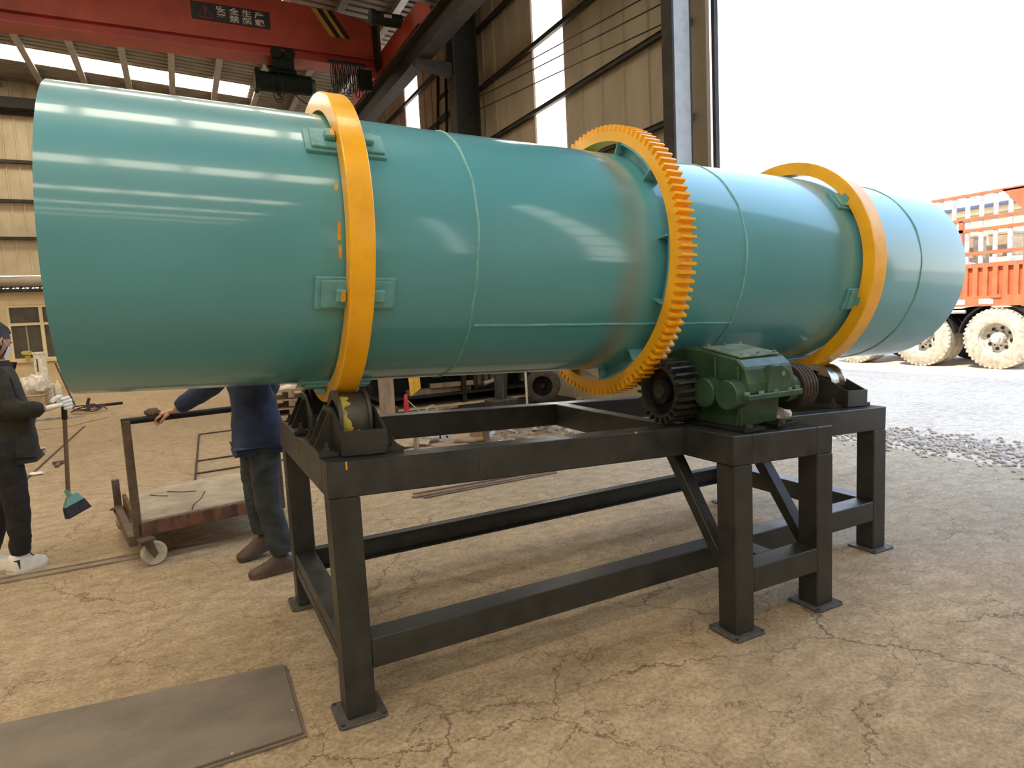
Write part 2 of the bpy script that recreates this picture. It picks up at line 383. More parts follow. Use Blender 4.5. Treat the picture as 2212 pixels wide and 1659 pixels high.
# north gable wall, seen at the far left
north = struct('wall_back', 'cream ribbed gable wall above a plastered base')
NS = ribbed(1.0, 5.6, 0.333, 0.03).mesh('wall_sheet', M_sidingB)
for k in range(24):
    x = WW + k * (WX - WW) / 24
    o = link('wall_sheet', NS, north, loc=(x, WY1, 3.45)); o.scale = ((WX - WW) / 24, 1, (roof_z(x + 0.5) - 3.4) / 5.6)
MB().box((WW, WY1 - 0.12, 0), (-5.04, WY1 + 0.2, 3.0)).box((-5.04, WY1 - 0.12, 0), (-3.3, WY1 + 0.2, 0.88)).box((-5.04, WY1 - 0.12, 2.56), (-3.3, WY1 + 0.2, 3.0)).box((-3.3, WY1 - 0.12, 0), (WX, WY1 + 0.2, 3.0)).build('plaster_base', M_plaster, north)
MB().box((WW, WY1 - 0.45, 2.95), (WX, WY1 - 0.02, 3.03)).build('ledge', M_steelD, north)
MB().tube([(WW, WY1 - 0.25, 3.24), (WX, WY1 - 0.25, 3.24)], 0.17, 12).build('gutter_pipe', M_siding, north, smooth=True)
for k in range(16):
    x = -6.2 + k * 0.24
    MB().lathe([(WY1 - 0.5, 0.07), (WY1 - 0.05, 0.07)], 8, (x, 3.02), 'Y', a0=0, a1=pi).build('ridge_tile', M_siding, north, smooth=True)
for z in (4.55, 5.65, 6.8, 8.2):
    MB().box((WW, WY1 - 0.16, z - 0.05), (WX, WY1 - 0.03, z + 0.04)).build('girt', M_steelD, north)
MB().box((WW, WY1 - 0.5, 8.25), (WX, WY1 - 0.2, 8.55)).build('gable_beam', M_blk2, north)
win = struct('window_1', 'cream framed window with dark dusty panes'); wy = WY1 - 0.02
for z0, z1, nm in ((0.88, 0.95, 'frame_rail'), (1.94, 2.02, 'frame_rail'), (2.49, 2.56, 'frame_rail')):
    MB().box((-5.04, wy - 0.08, z0), (-3.3, wy + 0.02, z1)).build(nm, M_cream, win)
for x0, x1 in ((-5.04, -4.97), (-4.24, -4.15), (-3.37, -3.3)):
    MB().box((x0, wy - 0.09, 0.88), (x1, wy + 0.02, 2.56)).build('mullion', M_cream, win)
MB().box((-4.62, wy - 0.05, 0.95), (-4.58, wy + 0.02, 1.95)).build('mullion', M_siding, win)
for x0, x1 in ((-4.97, -4.24), (-4.15, -3.37)):
    for z0, z1 in ((0.95, 1.94), (2.02, 2.49)):
        MB().box((x0, wy, z0), (x1, wy + 0.02, z1)).build('pane', M_glassD, win)
MB().box((-5.1, wy - 0.22, 0.82), (-3.2, wy, 0.88)).build('window_sill', M_plaster, win)

# west and south walls, behind the camera
west = MB().box((WW - 0.15, WY0, 0), (WW, WY1, roof_z(WW))).build('wall_left', M_sidingB); setkind(west)
south = struct('wall_front')
MB().prism([(WW, 0), (WX, 0), (WX, roof_z(WX)), (RIDGE, roof_z(RIDGE)), (WW, roof_z(WW))], 'Y', WY0 - 0.15, WY0).build('wall_face', M_sidingB, south)

# roof: ribbed sheets with skylight sheets, purlins running away from the camera
roof = struct('ceiling', 'ribbed sheet roof with skylight strips over purlins')
def slope_box(x0, x1, y0, y1, d0, d1, mb=None):
    mb = mb or MB()
    return mb.quadbox([(x0, y0, roof_z(x0) + d0), (x1, y0, roof_z(x1) + d0), (x1, y1, roof_z(x1) + d0), (x0, y1, roof_z(x0) + d0),
                       (x0, y0, roof_z(x0) + d1), (x1, y0, roof_z(x1) + d1), (x1, y1, roof_z(x1) + d1), (x0, y1, roof_z(x0) + d1)])
def roof_sheet_mesh(x0, x1, w, pitch=0.26):
    """sheet of width w along y, ribs along x, hanging relief downwards"""
    mb = MB(); n = max(1, round(w / pitch)); pt = w / n; prof = []
    for k in range(n):
        y = k * pt
        prof += [(y, 0), (y + pt - 0.10, 0), (y + pt - 0.075, 0.045), (y + pt - 0.025, 0.045)]
    prof.append((w, 0))
    A = [mb.bm.verts.new((x0, y, roof_z(x0) + z)) for y, z in prof]; B = [mb.bm.verts.new((x1, y, roof_z(x1) + z)) for y, z in prof]
    for i in range(len(prof) - 1): mb.bm.faces.new((A[i], B[i], B[i + 1], A[i + 1]))
    return mb.mesh('roof_sheet', M_roof)
LITY = [19.55, 13.4, 7.25, 1.1, -5.1, -11.3, -17.5, -23.7, -29.9]; LW = 0.55; LX0, LX1 = -14.5, 2.1
ys = [WY0]; 
for c in sorted(LITY): ys += [c - LW, c + LW]
ys.append(WY1)
for i in range(0, len(ys) - 1, 2):
    a, b = ys[i], ys[i + 1]; n = round((b - a) / 1.0); d = (b - a) / n
    me1 = roof_sheet_mesh(RIDGE, WX + 0.4, d); me2 = roof_sheet_mesh(RIDGE, WW - 0.4, d)
    for k in range(n):
        link('roof_sheet', me1, roof, loc=(0, a + k * d, 0)); link('roof_sheet', me2, roof, loc=(0, a + k * d, 0))
for c in LITY:
    me3 = roof_sheet_mesh(LX1, WX + 0.4, 2 * LW); link('roof_sheet', me3, roof, loc=(0, c - LW, 0))
    me4 = roof_sheet_mesh(LX0, WW - 0.4, 2 * LW); link('roof_sheet', me4, roof, loc=(0, c - LW, 0))
    slope_box(RIDGE, LX1, c - LW, c + LW, 0, 0.03).build('skylight', M_sky, roof, label='glowing skylight strip')
    slope_box(LX0, RIDGE, c - LW, c + LW, 0, 0.03).build('skylight', M_sky, roof, label='glowing skylight strip')
px = [0.025 + 1.13 * k for k in range(-15, 5)]
for x in px:
    z = roof_z(x)
    MB().box((x - 0.03, WY0, z - 0.20), (x - 0.01, WY1, z - 0.005)).box((x - 0.09, WY0, z - 0.21), (x - 0.01, WY1, z - 0.195)).box((x - 0.09, WY0, z - 0.195), (x - 0.08, WY1, z - 0.16)).box((x - 0.01, WY0, z - 0.21), (x + 0.07, WY1, z - 0.195)).box((x + 0.06, WY0, z - 0.195), (x + 0.07, WY1, z - 0.16)).build('purlin', M_purlin, roof)
# opaque outer skin of the roof (keeps the sun out)
slope_box(RIDGE, WX + 0.5, WY0 - 0.2, WY1 + 0.2, 0.06, 0.10, slope_box(RIDGE, WW - 0.5, WY0 - 0.2, WY1 + 0.2, 0.06, 0.10)).build('roof_skin', M_roof, roof)
MB().box((WX - 0.02, WY0, ZT - 0.3), (WX + 0.04, WY1, ZT + 0.12)).build('eave_strip', M_roof, roof)

# columns of the east wall
def column(y0, y1, x0, x1, label):
    t = thing('steel_column', label, 'column', (x0, y0, 0))
    w, d = x1 - x0, y1 - y0; h = roof_z(x1) - 0.2
    MB().box((0, 0, 0), (0.03, d, h)).build('flange', M_steelD, t)
    MB().box((w - 0.03, 0, 0), (w, d, h)).build('flange', M_steelD, t)
    MB().box((0.03, 0.0, 0), (w - 0.03, 0.02, h)).build('web', M_colgrey, t)
    MB().box((-0.06, -0.06, 0), (w + 0.02, d + 0.06, 0.03)).build('base_plate', M_steelD, t)
    return t
column(3.92, 4.11, 5.13, 5.43, 'grey steel column beside the open doorway')
c2 = column(10.0, 10.32, 4.88, 5.42, 'dark steel column carrying the crane runway')
for o in c2.children:
    if o.name.startswith('web'): o.data = o.data.copy(); o.data.materials[0] = M_blk2
MB().prism([(-0.75, 6.46), (-0.75, 6.57), (0.0, 6.57), (0.0, 6.32)], 'Y', 0.05, 0.27).build('bracket', M_steelD, c2)
tag(MB().box((5.52, 3.63, 0), (5.58, 3.68, DOORZ - 0.15)).build('door_post', M_steelD), 'thin dark vertical guide post at the doorway edge', 'post')

# crane runway, lattice ladder, cables on the wall
rw = thing('runway_beam', 'dark crane runway beam along the right wall', 'beam', (4.3, WY0, 0))
MB().box((-0.14, 0, 6.57), (0.14, 54, 6.60)).build('flange', M_steelD, rw)
MB().box((-0.012, 0, 6.60), (0.012, 54, 7.05)).build('web', M_blk2, rw)
MB().box((-0.15, 0, 7.05), (0.15, 54, 7.08)).build('flange', M_steelD, rw)
MB().box((-0.03, 0, 7.08), (0.03, 54, 7.14)).build('rail', M_rust, rw)
rw2 = copy_tree(rw); rw2.location = (-16.4, WY0, 0); rw2['label'] = 'dark crane runway beam along the far left wall'
ld = thing('ladder', 'narrow dark steel ladder leaning behind the runway column', 'ladder', (5.3, 0, 0))
MB().tube([(0.0, 13.2, 0.0), (-0.05, 11.75, 7.0)], 0.035, 6).build('rail', M_blk2, ld)
MB().tube([(0.0, 12.2, 0.0), (-0.05, 11.3, 6.9)], 0.035, 6).build('rail', M_blk2, ld)
for k in range(15):
    f = k / 15; z = 0.4 + f * 6.5
    MB().box((-0.06, 12.2 - 0.93 * z / 7, z - 0.03), (0.0, 13.2 - 1.45 * z / 7, z + 0.03)).build('rung', M_blk2, ld)
for dz, dy, nm in ((0.0, 0.0, 'uppermost'), (-0.17, 0.1, 'middle'), (-0.40, 0.2, 'lowest')):
    pts = [(5.2, 3.95 + dy, 5.37 + dz), (5.2, 6.5, 5.63 + dz), (5.2, 9.0, 5.90 + dz), (5.15, 10.6, 6.08 + dz)]
    tag(MB().tube(smooth_path(pts, 5), 0.010, 5).build('wall_cable', M_blk2), nm + ' of the three thin black cables along the right wall', 'cable')

# ------------------------------------------------------------------ overhead crane
GY = 12.5
cr = thing('overhead_crane', 'red single girder overhead crane under the roof', 'crane', (0, GY, 7.0))
GX0, GX1 = -16.3, 4.2
MB().prism([(GX0, 0.40), (GX1, 0.40), (GX1, 1.14), (3.2, 1.31), (2.0, 1.345), (-14.0, 1.345), (-15.3, 1.31), (GX0, 1.14)], 'Y', 0.0, 0.5).build('girder', M_red, cr)
MB().box((GX0, -0.07, 0.375), (GX1, 0.57, 0.405)).build('flange', M_red, cr)
MB().box((GX0, 0.02, 0.21), (GX1, 0.48, 0.375)).build('lower_web', M_redD, cr)
MB().box((GX0, -0.02, 0.185), (GX1, 0.52, 0.21)).build('flange', M_red, cr)
for x in (4.3, -16.4):
    MB().box((x - 0.13, -2.55, 0.17), (x + 0.13, 2.7, 0.56)).build('end_carriage', M_red, cr)
    for y in (-2.2, 2.35):
        MB().lathe([(x - 0.06, 0.01), (x - 0.06, 0.15), (x + 0.06, 0.15), (x + 0.06, 0.01)], 24, (y, 0.29), 'X').build('wheel', M_blk2, cr, smooth=True)
MB().box((4.02, -0.12, 0.12), (4.10, 0.0, 1.2)).build('end_plate', M_blk2, cr)
MB().tube([(3.6, -1.5, 0.62), (4.2, -1.5, 0.62)], 0.13, 14).tube([(3.55, -1.5, 0.62), (3.62, -1.5, 0.62)], 0.16, 14).build('travel_motor', M_blk2, cr, smooth=True)
MB().box((3.8, -1.64, 0.60), (3.96, -1.40, 0.66)).build('terminal_box', M_silver, cr)
sg = MB().box((0.35, -0.02, 0.72), (1.84, -0.002, 1.055)).build('warning_sign', M_signK, cr, label='black sign with warning triangle and Chinese lettering')
def text(body, size, loc, m, parent, sx=1.0):
    c = bpy.data.curves.new('lettering', 'FONT'); c.body = body; c.size = size; c.extrude = 0.002; c.offset = 0.0022
    o = bpy.data.objects.new('lettering', c); COL.objects.link(o); bpy.context.view_layer.update()
    me = bpy.data.meshes.new_from_object(o.evaluated_get(bpy.context.evaluated_depsgraph_get()))
    bpy.data.objects.remove(o); bpy.data.curves.remove(c)
    me.materials.clear(); me.materials.append(m)
    T = Matrix.Translation(loc) @ Matrix.Rotation(pi / 2, 4, 'X') @ Matrix.Diagonal((sx, 1, 1, 1))
    me.transform(T); return link('lettering', me, parent)
for k, (a, b) in enumerate(zip('安全生产', '严禁超载')):
    x = 0.800 + k * 0.243
    text(a, 0.142, (x, -0.024, 0.905), M_signW, sg, 1.38); text(b, 0.142, (x, -0.024, 0.757), M_signW, sg, 1.38)
def tri(a, b, c, w):
    mb = MB()
    for p, q in ((a, b), (b, c), (c, a)):
        mb.tube([(p[0], -0.024, p[1]), (q[0], -0.024, q[1])], w, 4)
    return mb
tri((0.585, 1.005), (0.48, 0.765), (0.74, 0.765), 0.012).build('triangle', M_signR, sg)
MB().box((0.588, -0.026, 0.83), (0.612, -0.021, 0.93)).box((0.590, -0.026, 0.79), (0.611, -0.021, 0.812)).build('exclamation', M_signR, sg)
for k, (m_, x0) in enumerate(((M_stripeY, 2.70), (M_signK, 2.82), (M_stripeY, 2.935), (M_signK, 3.03))):
    w = 0.115 if k != 1 else 0.12
    x1 = x0 + 0.375
    zt = 1.30
    MB().quadbox([(x1, -0.008, 0.76), (x1 + w, -0.008, 0.76), (x1 + w, 0.0, 0.76), (x1, 0.0, 0.76),
                  (x0, -0.008, zt), (x0 + w, -0.008, zt), (x0 + w, 0.0, zt), (x0, 0.0, zt)]).build('hazard_stripe', m_, cr)

ho = thing('chain_hoist', 'dark green electric hoist hanging under the red girder', 'hoist', (0, GY + 0.25, 7.0))
MB().box((1.80, -0.36, -0.04), (2.24, -0.29, 0.27)).box((1.80, 0.29, -0.04), (2.24, 0.36, 0.27)).box((1.80, -0.36, -0.07), (2.24, 0.36, -0.03)).build('trolley_frame', M_hoist, ho, bevel=0.01)
for x in (1.89, 2.15):
    for y in (-0.38, 0.38):
        MB().lathe([(y - 0.03, 0.01), (y - 0.03, 0.115), (y + 0.03, 0.115), (y + 0.03, 0.01)], 24, (x, 0.225), 'Y').build('trolley_wheel', M_hoist, ho, smooth=True)
MB().tube([(1.50, 0, -0.26), (2.62, 0, -0.26)], 0.20, 24).build('drum_housing', M_hoist, ho, smooth=True)
MB().tube([(2.62, 0, -0.26), (2.70, 0, -0.26)], 0.15, 24).build('motor_cap', M_green, ho, smooth=True)
MB().box((1.46, -0.20, -0.46), (1.56, 0.20, -0.05)).build('gear_end', M_hoist, ho, bevel=0.02)
MB().box((1.75, -0.25, -0.12), (2.3, 0.25, -0.04)).build('hanger_plate', M_hoist, ho)
MB().tube(smooth_path([(1.82, -0.2, -0.2), (1.80, -0.2, -0.55), (1.86, -0.2, -0.72), (1.97, -0.2, -0.70), (1.99, -0.2, -0.45), (1.93, -0.2, -0.1)], 6), 0.012, 6).build('control_cable', M_blk2, ho)
MB().tube([(1.93, -0.05, -0.45), (1.93, -0.05, -0.53)], 0.05, 10).tube(smooth_path([(1.93, -0.05, -0.53), (1.97, -0.05, -0.58), (1.94, -0.05, -0.63), (1.90, -0.05, -0.60)], 4), 0.016, 6).build('hook', M_blk2, ho, smooth=True)
MB().tube(smooth_path([(2.2, -0.1, -0.4), (2.35, -0.12, -0.6), (2.6, -0.15, -0.68), (3.0, -0.15, -0.35)], 6), 0.012, 6).build('control_cable', M_blk2, ho)

fs = thing('festoon_cable', 'bunch of looped black cables hanging from the red girder', 'cable', (0, GY - 0.1, 7.0))
for k in range(15):
    x = 3.02 + k * 0.048; dy = 0.03 * (k % 2); d = 0.42 + 0.12 * sin(k * 1.9) + 0.1 * (k / 15)
    MB().tube(smooth_path([(x, dy, 0.20), (x - 0.02, dy, 0.20 - d), (x + 0.03, dy, 0.10 - d), (x + 0.07, dy, 0.22 - d), (x + 0.05, dy, 0.20)], 4), 0.010, 5).build('cable_loop', M_blk2, fs)
MB().box((2.98, -0.02, 0.18), (3.78, 0.08, 0.23)).build('cable_track', M_blk2, fs)
MB().box((3.62, 0.0, -0.32), (3.92, 0.12, 0.12)).build('switch_box', M_hoist, fs, bevel=0.01)

# ------------------------------------------------------------------ rotary drum
AX = Vector((0, 0.6212, 1.8199)); D = Vector((1, -0.003, -0.0413)).normalized()
Yl = Vector((-D.y, D.x, 0)).normalized(); Zl = D.cross(Yl).normalized()
RM = Matrix((D, Yl, Zl)).transposed()
R = 0.5711
drum = thing('rotary_drum', 'long teal rotary dryer drum with amber rings and gear', 'drum', AX, RM.to_euler())
XL, XR = -0.7796, 4.0763
def cyl_pt(x, r, ang):                # ang measured from the camera side upwards
    return (x, -r * cos(ang), r * sin(ang))
# shell of four rolled courses; each has a slightly different radius at its weld
shell = MB(); seams = [0.672, 2.15, 3.61]
prof = []
xs = [XL] + seams + [XR]
for a, b in zip(xs, xs[1:]):
    n = 6
    for k in range(n + 1):
        t = k / n; x = a + (b - a) * t
        prof.append((x + (0.0005 if k == 0 else 0), R - 0.0015 * (1 if k in (0, n) else 0)))
prof += [(XR, R - 0.012)] + [(XL, R - 0.012)]
shell.lathe(prof, 128, (0, 0), 'X', closed=True)
shell_o = shell.build('shell', M_teal, drum, smooth=True, angle=40)
for s_ in seams:
    mb = MB(); n = 160; ringp = []
    for k in range(n + 1):
        a = 2 * pi * k / n
        ringp.append(cyl_pt(s_ + 0.004 * sin(5 * a) + 0.002 * sin(17 * a), R - 0.003 + 0.0010 * sin(9 * a + s_), a))
    mb.tube(ringp, 0.0065, 8, caps=False); mb.build('weld_seam', M_teal3, drum, smooth=True)
def long_seam(x0, x1, ang):
    n = 30; a = radians(ang)
    return MB().tube([cyl_pt(x0 + (x1 - x0) * k / n, R + 0.001, a + 0.002 * sin(k)) for k in range(n + 1)], 0.006, 6)
long_seam(0.69, 2.15, -35.1).build('lap_seam', M_teal2, drum, smooth=True)
long_seam(2.16, 3.60, 140).build('lap_seam', M_teal2, drum, smooth=True)
long_seam(XL, 0.67, -120).build('lap_seam', M_teal2, drum, smooth=True)
def curved_patch(x0, x1, a0, a1, r0, r1, n=8, inset=0.0):
    """plate hugging the shell between two angles"""
    mb = MB(); lo = []; 
    pts = [(x0, a) for a in (a0, a1)]
    rows = []
    for k in range(n + 1):
        a = radians(a0 + (a1 - a0) * k / n)
        rows.append([mb.bm.verts.new(cyl_pt(x, r, a)) for x, r in ((x0, r0), (x1, r0), (x1, r1), (x0, r1))])
    for A, B in zip(rows, rows[1:]):
        for i in range(4): mb.bm.faces.new((A[i], A[(i + 1) % 4], B[(i + 1) % 4], B[i]))
    mb.bm.faces.new(rows[0][::-1]); mb.bm.faces.new(rows[-1]); return mb
def ring_set(xa, xb, ro, pad_c):
    rg = MB().lathe([(xa, ro - 0.072), (xa, ro - 0.004), (xa + 0.004, ro), (xb - 0.004, ro), (xb, ro - 0.004), (xb, ro - 0.072)], 128, (0, 0), 'X', closed=True).build('riding_ring', M_yel, drum, smooth=True, angle=30)
    for k in range(6):
        c = -20.6 + 59.2 * k if k < 2 else -20.6 + 60 * k
        pad = curved_patch(pad_c - 0.15, pad_c + 0.15, c - 6.1, c + 6.1, R - 0.002, R + 0.016).build('mounting_pad', M_teal2, drum, bevel=0.003)
        curved_patch(pad_c - 0.130, pad_c + 0.142, c - 5.0, c + 5.0, R + 0.014, R + 0.028).build('wear_plate', M_teal2, pad, bevel=0.003)
        for x0, x1 in ((pad_c - 0.082, xa - 0.001), (xb + 0.001, pad_c + 0.102)):
            curved_patch(x0, x1, c - 2.1, c + 2.3, R + 0.026, R + 0.052).build('stop_block', M_teal2, pad, bevel=0.005)
        # the ring bears on the pad
        curved_patch(xa + 0.01, xb - 0.01, c - 4.5, c + 4.5, R + 0.026, ro - 0.071).build('spacer', M_teal2, pad)
    return rg
r1 = ring_set(0.1397, 0.2309, 0.6600, 0.181)
ring_set(3.0235, 3.1306, 0.6670, 3.10)
for x0, a0, a1 in ((0.122, 17.0, 19.5), (0.121, -1.6, 5.0), (0.123, -8.0, -3.2)):
    curved_patch(x0 - 0.006, x0 + 0.006, a0, a1, R - 0.001, R + 0.0012).build('paint_smear', M_yelmark, drum, label='yellow paint smear')
for c in (-20.6, 38.6):
    curved_patch(0.118, 0.134, c - 1.7, c + 1.9, R + 0.05, R + 0.0530).build('paint_smear', M_yelmark, drum, label='yellow paint smear')

# girth gear
GA, GB, NT = 1.6025, 1.6925, 110
Rt, Rr, Ri = 0.712, 0.680, 0.632
def gear_ring(xa, xb, rt, rr, ri, nt, cy=0, cz=0, tw=0.46, phase=0.0):
    mb = MB(); prof = []
    for k in range(nt):
        a0 = 2 * pi * k / nt + phase; st = 2 * pi / nt
        for f, r in ((0.0, rr), (0.5 - tw / 2 - 0.06, rr), (0.5 - tw / 2 + 0.08, rt), (0.5 + tw / 2 - 0.08, rt), (0.5 + tw / 2 + 0.06, rr)):
            a = a0 + st * f; prof.append((a, r))
    n = len(prof)
    def ring(x, rad): return [mb.bm.verts.new((x, cy + (rad or r) * cos(a), cz + (rad or r) * sin(a))) for a, r in prof]
    oa, ob, ia, ib = ring(xa, None), ring(xb, None), ring(xa, ri), ring(xb, ri)
    for i in range(n):
        j = (i + 1) % n
        mb.bm.faces.new((oa[i], oa[j], ob[j], ob[i])); mb.bm.faces.new((ia[i], ib[i], ib[j], ia[j]))
        mb.bm.faces.new((oa[i], ia[i], ia[j], oa[j])); mb.bm.faces.new((ob[i], ob[j], ib[j], ib[i]))
    return mb
gear = gear_ring(GA, GB, Rt, Rr, Ri, NT).build('girth_gear', M_yel, drum)
for k in range(6):
    c = -7.6 + 60 * k
    br = curved_patch(GA + 0.035, GA + 0.05, c - 14, c + 14, R - 0.005, Ri + 0.002, 10).build('gear_bracket', M_teal2, drum)
    curved_patch(GA - 0.015, GB - 0.01, c - 14.6, c - 14.0, R - 0.004, Ri + 0.002, 1).build('end_plate', M_teal2, br)
    curved_patch(GA - 0.015, GB - 0.01, c + 14.0, c + 14.6, R - 0.004, Ri + 0.002, 1).build('end_plate', M_teal2, br)
    curved_patch(GA - 0.001, GB - 0.02, c - 14.3, c + 14.3, Ri - 0.010, Ri + 0.001, 10).build('gear_flange', M_teal2, br)

# ------------------------------------------------------------------ support frame
Wd, HB, LEN, OD, XC, XD, WY = 0.1117, 0.1344, 3.2187, 0.3129, 1.6749, 2.3236, 1.2508
SL = 0.0446
def top(x): return 1.0 - SL * x
fr = thing('dryer_stand', 'black welded steel stand under the teal drum', 'stand', (0, 0, 0))
def beam_x(name, x0, x1, y0, y1, h=HB, zf=top, bev=0.004, m=M_black):
    v = []
    for dz in (-h, 0):
        sh = -SL * dz * -1 if zf is top else 0
        for x, y in ((x0, y0), (x1, y0), (x1, y1), (x0, y1)):
            v.append((x + (dz * SL if zf is top else 0), y, zf(x) + dz))
    return MB().quadbox(v).build(name, m, fr, bevel=bev)
beam_x('top_beam', 0, LEN, 0, Wd)
beam_x('top_beam', 0, LEN, WY - Wd, WY)
beam_x('end_beam', 0, Wd, Wd, WY - Wd); beam_x('end_beam', LEN - Wd, LEN, Wd, WY - Wd)
for xc in (1.64,):
    beam_x('cross_beam', xc, xc + Wd * 0.8, Wd, WY - Wd)
# outrigger carrying the drive
beam_x('outrigger_beam', XC, XC + Wd, -OD, 0.0); beam_x('outrigger_beam', XD - Wd, XD, -OD, 0.0)
beam_x('outrigger_beam', XC + Wd, XD - Wd, -OD, -OD + Wd); beam_x('outrigger_beam', XC + Wd, XD - Wd, -0.10, -0.02)
MB().box((0.6000, -0.002, top(0.6) - HB), (0.602, 0.0, top(0.6) - 0.02)).build('weld_line', M_rollgrey, fr)
def leg(x0, y0):
    v = [(x0, y0, 0.012), (x0 + Wd, y0, 0.012), (x0 + Wd, y0 + Wd, 0.012), (x0, y0 + Wd, 0.012)]
    v += [(x, y, top(x) - HB) for x, y, z in v]
    l = MB().quadbox(v).build('leg', M_black, fr, bevel=0.005)
    bp = MB()
    e = 0.038; c = 0.014; X0, X1, Y0, Y1 = x0 - e, x0 + Wd + e, y0 - e, y0 + Wd + e
    bp.prism([(X0 + c, Y0), (X1 - c, Y0), (X1, Y0 + c), (X1, Y1 - c), (X1 - c, Y1), (X0 + c, Y1), (X0, Y1 - c), (X0, Y0 + c)], 'Z', 0.0, 0.012)
    b = bp.build('base_plate', M_footplate, l, bevel=0.002)
    for sx, sy in ((X0 + 0.016, Y0 + 0.016), (X1 - 0.016, Y0 + 0.016), (X0 + 0.016, Y1 - 0.016), (X1 - 0.016, Y1 - 0.016)):
        MB().lathe([(0.0110, 0.0085), (0.0130, 0.0085), (0.0130, 0.0)], 12, (sx, sy), 'Z').build('bolt_hole', M_signK, l)
for x, y in ((0, 0), (0, WY - Wd), (LEN - Wd, 0), (LEN - Wd, WY - Wd), (XC, -OD), (XD - Wd, -OD)): leg(x, y)
HS, HBS = 0.303, 0.1174
flat = lambda x: HS
beam_x('stretcher', Wd, LEN - Wd, 0.0, Wd, HBS, flat)
beam_x('stretcher', 0.006, Wd - 0.006, Wd, WY - Wd, HBS, flat)
MB().box((0.004, Wd, HS - HBS / 2 - 0.001), (0.007, WY - Wd, HS - HBS / 2 + 0.001)).build('weld_line', M_blk2, fr)
beam_x('stretcher', LEN - Wd + 0.006, LEN - 0.006, Wd, WY - Wd, HBS, flat)
yb = WY - Wd                                     # rear stretcher: a channel, open to the front
MB().box((Wd, yb + 0.05, HS - HBS), (LEN - Wd, yb + 0.06, HS)).box((Wd, yb, HS - 0.009), (LEN - Wd, yb + 0.05, HS)).box((Wd, yb, HS - HBS), (LEN - Wd, yb + 0.05, HS - HBS + 0.009)).build('stretcher', M_black, fr, bevel=0.002)
beam_x('stretcher', XC + Wd, XD - Wd, -OD, -OD + Wd, HBS, lambda x: 0.307)
MB().box((1.93, -OD + Wd, 0.215), (2.03, 0.0, 0.305)).build('stretcher', M_black, fr, bevel=0.004)
def brace(x0, x1, p, q, w=0.055):
    (y0, z0), (y1, z1) = p, q; d = Vector((y1 - y0, z1 - z0)).normalized(); nx, nz = -d.y * w / 2, d.x * w / 2
    poly = [(y0 + nx, z0 + nz), (y1 + nx, z1 + nz), (y1 - nx, z1 - nz), (y0 - nx, z0 - nz)]
    MB().prism(poly, 'X', x0, x1).build('brace', M_black, fr, bevel=0.003)
brace(XC + 0.02, XC + 0.085, (0.17, 0.81), (-0.235, 0.25)); brace(XD - 0.085, XD - 0.02, (0.17, 0.79), (-0.235, 0.25))
for x, y, w, h in ((0.066, -0.0015, 0.006, 0.030), (1.38, -0.0015, 0.014, 0.005)):
    MB().box((x, y, top(x) - h), (x + w, 0.0, top(x) + 0.0015)).build('paint_drip', M_yelmark, fr, label='yellow paint drip')

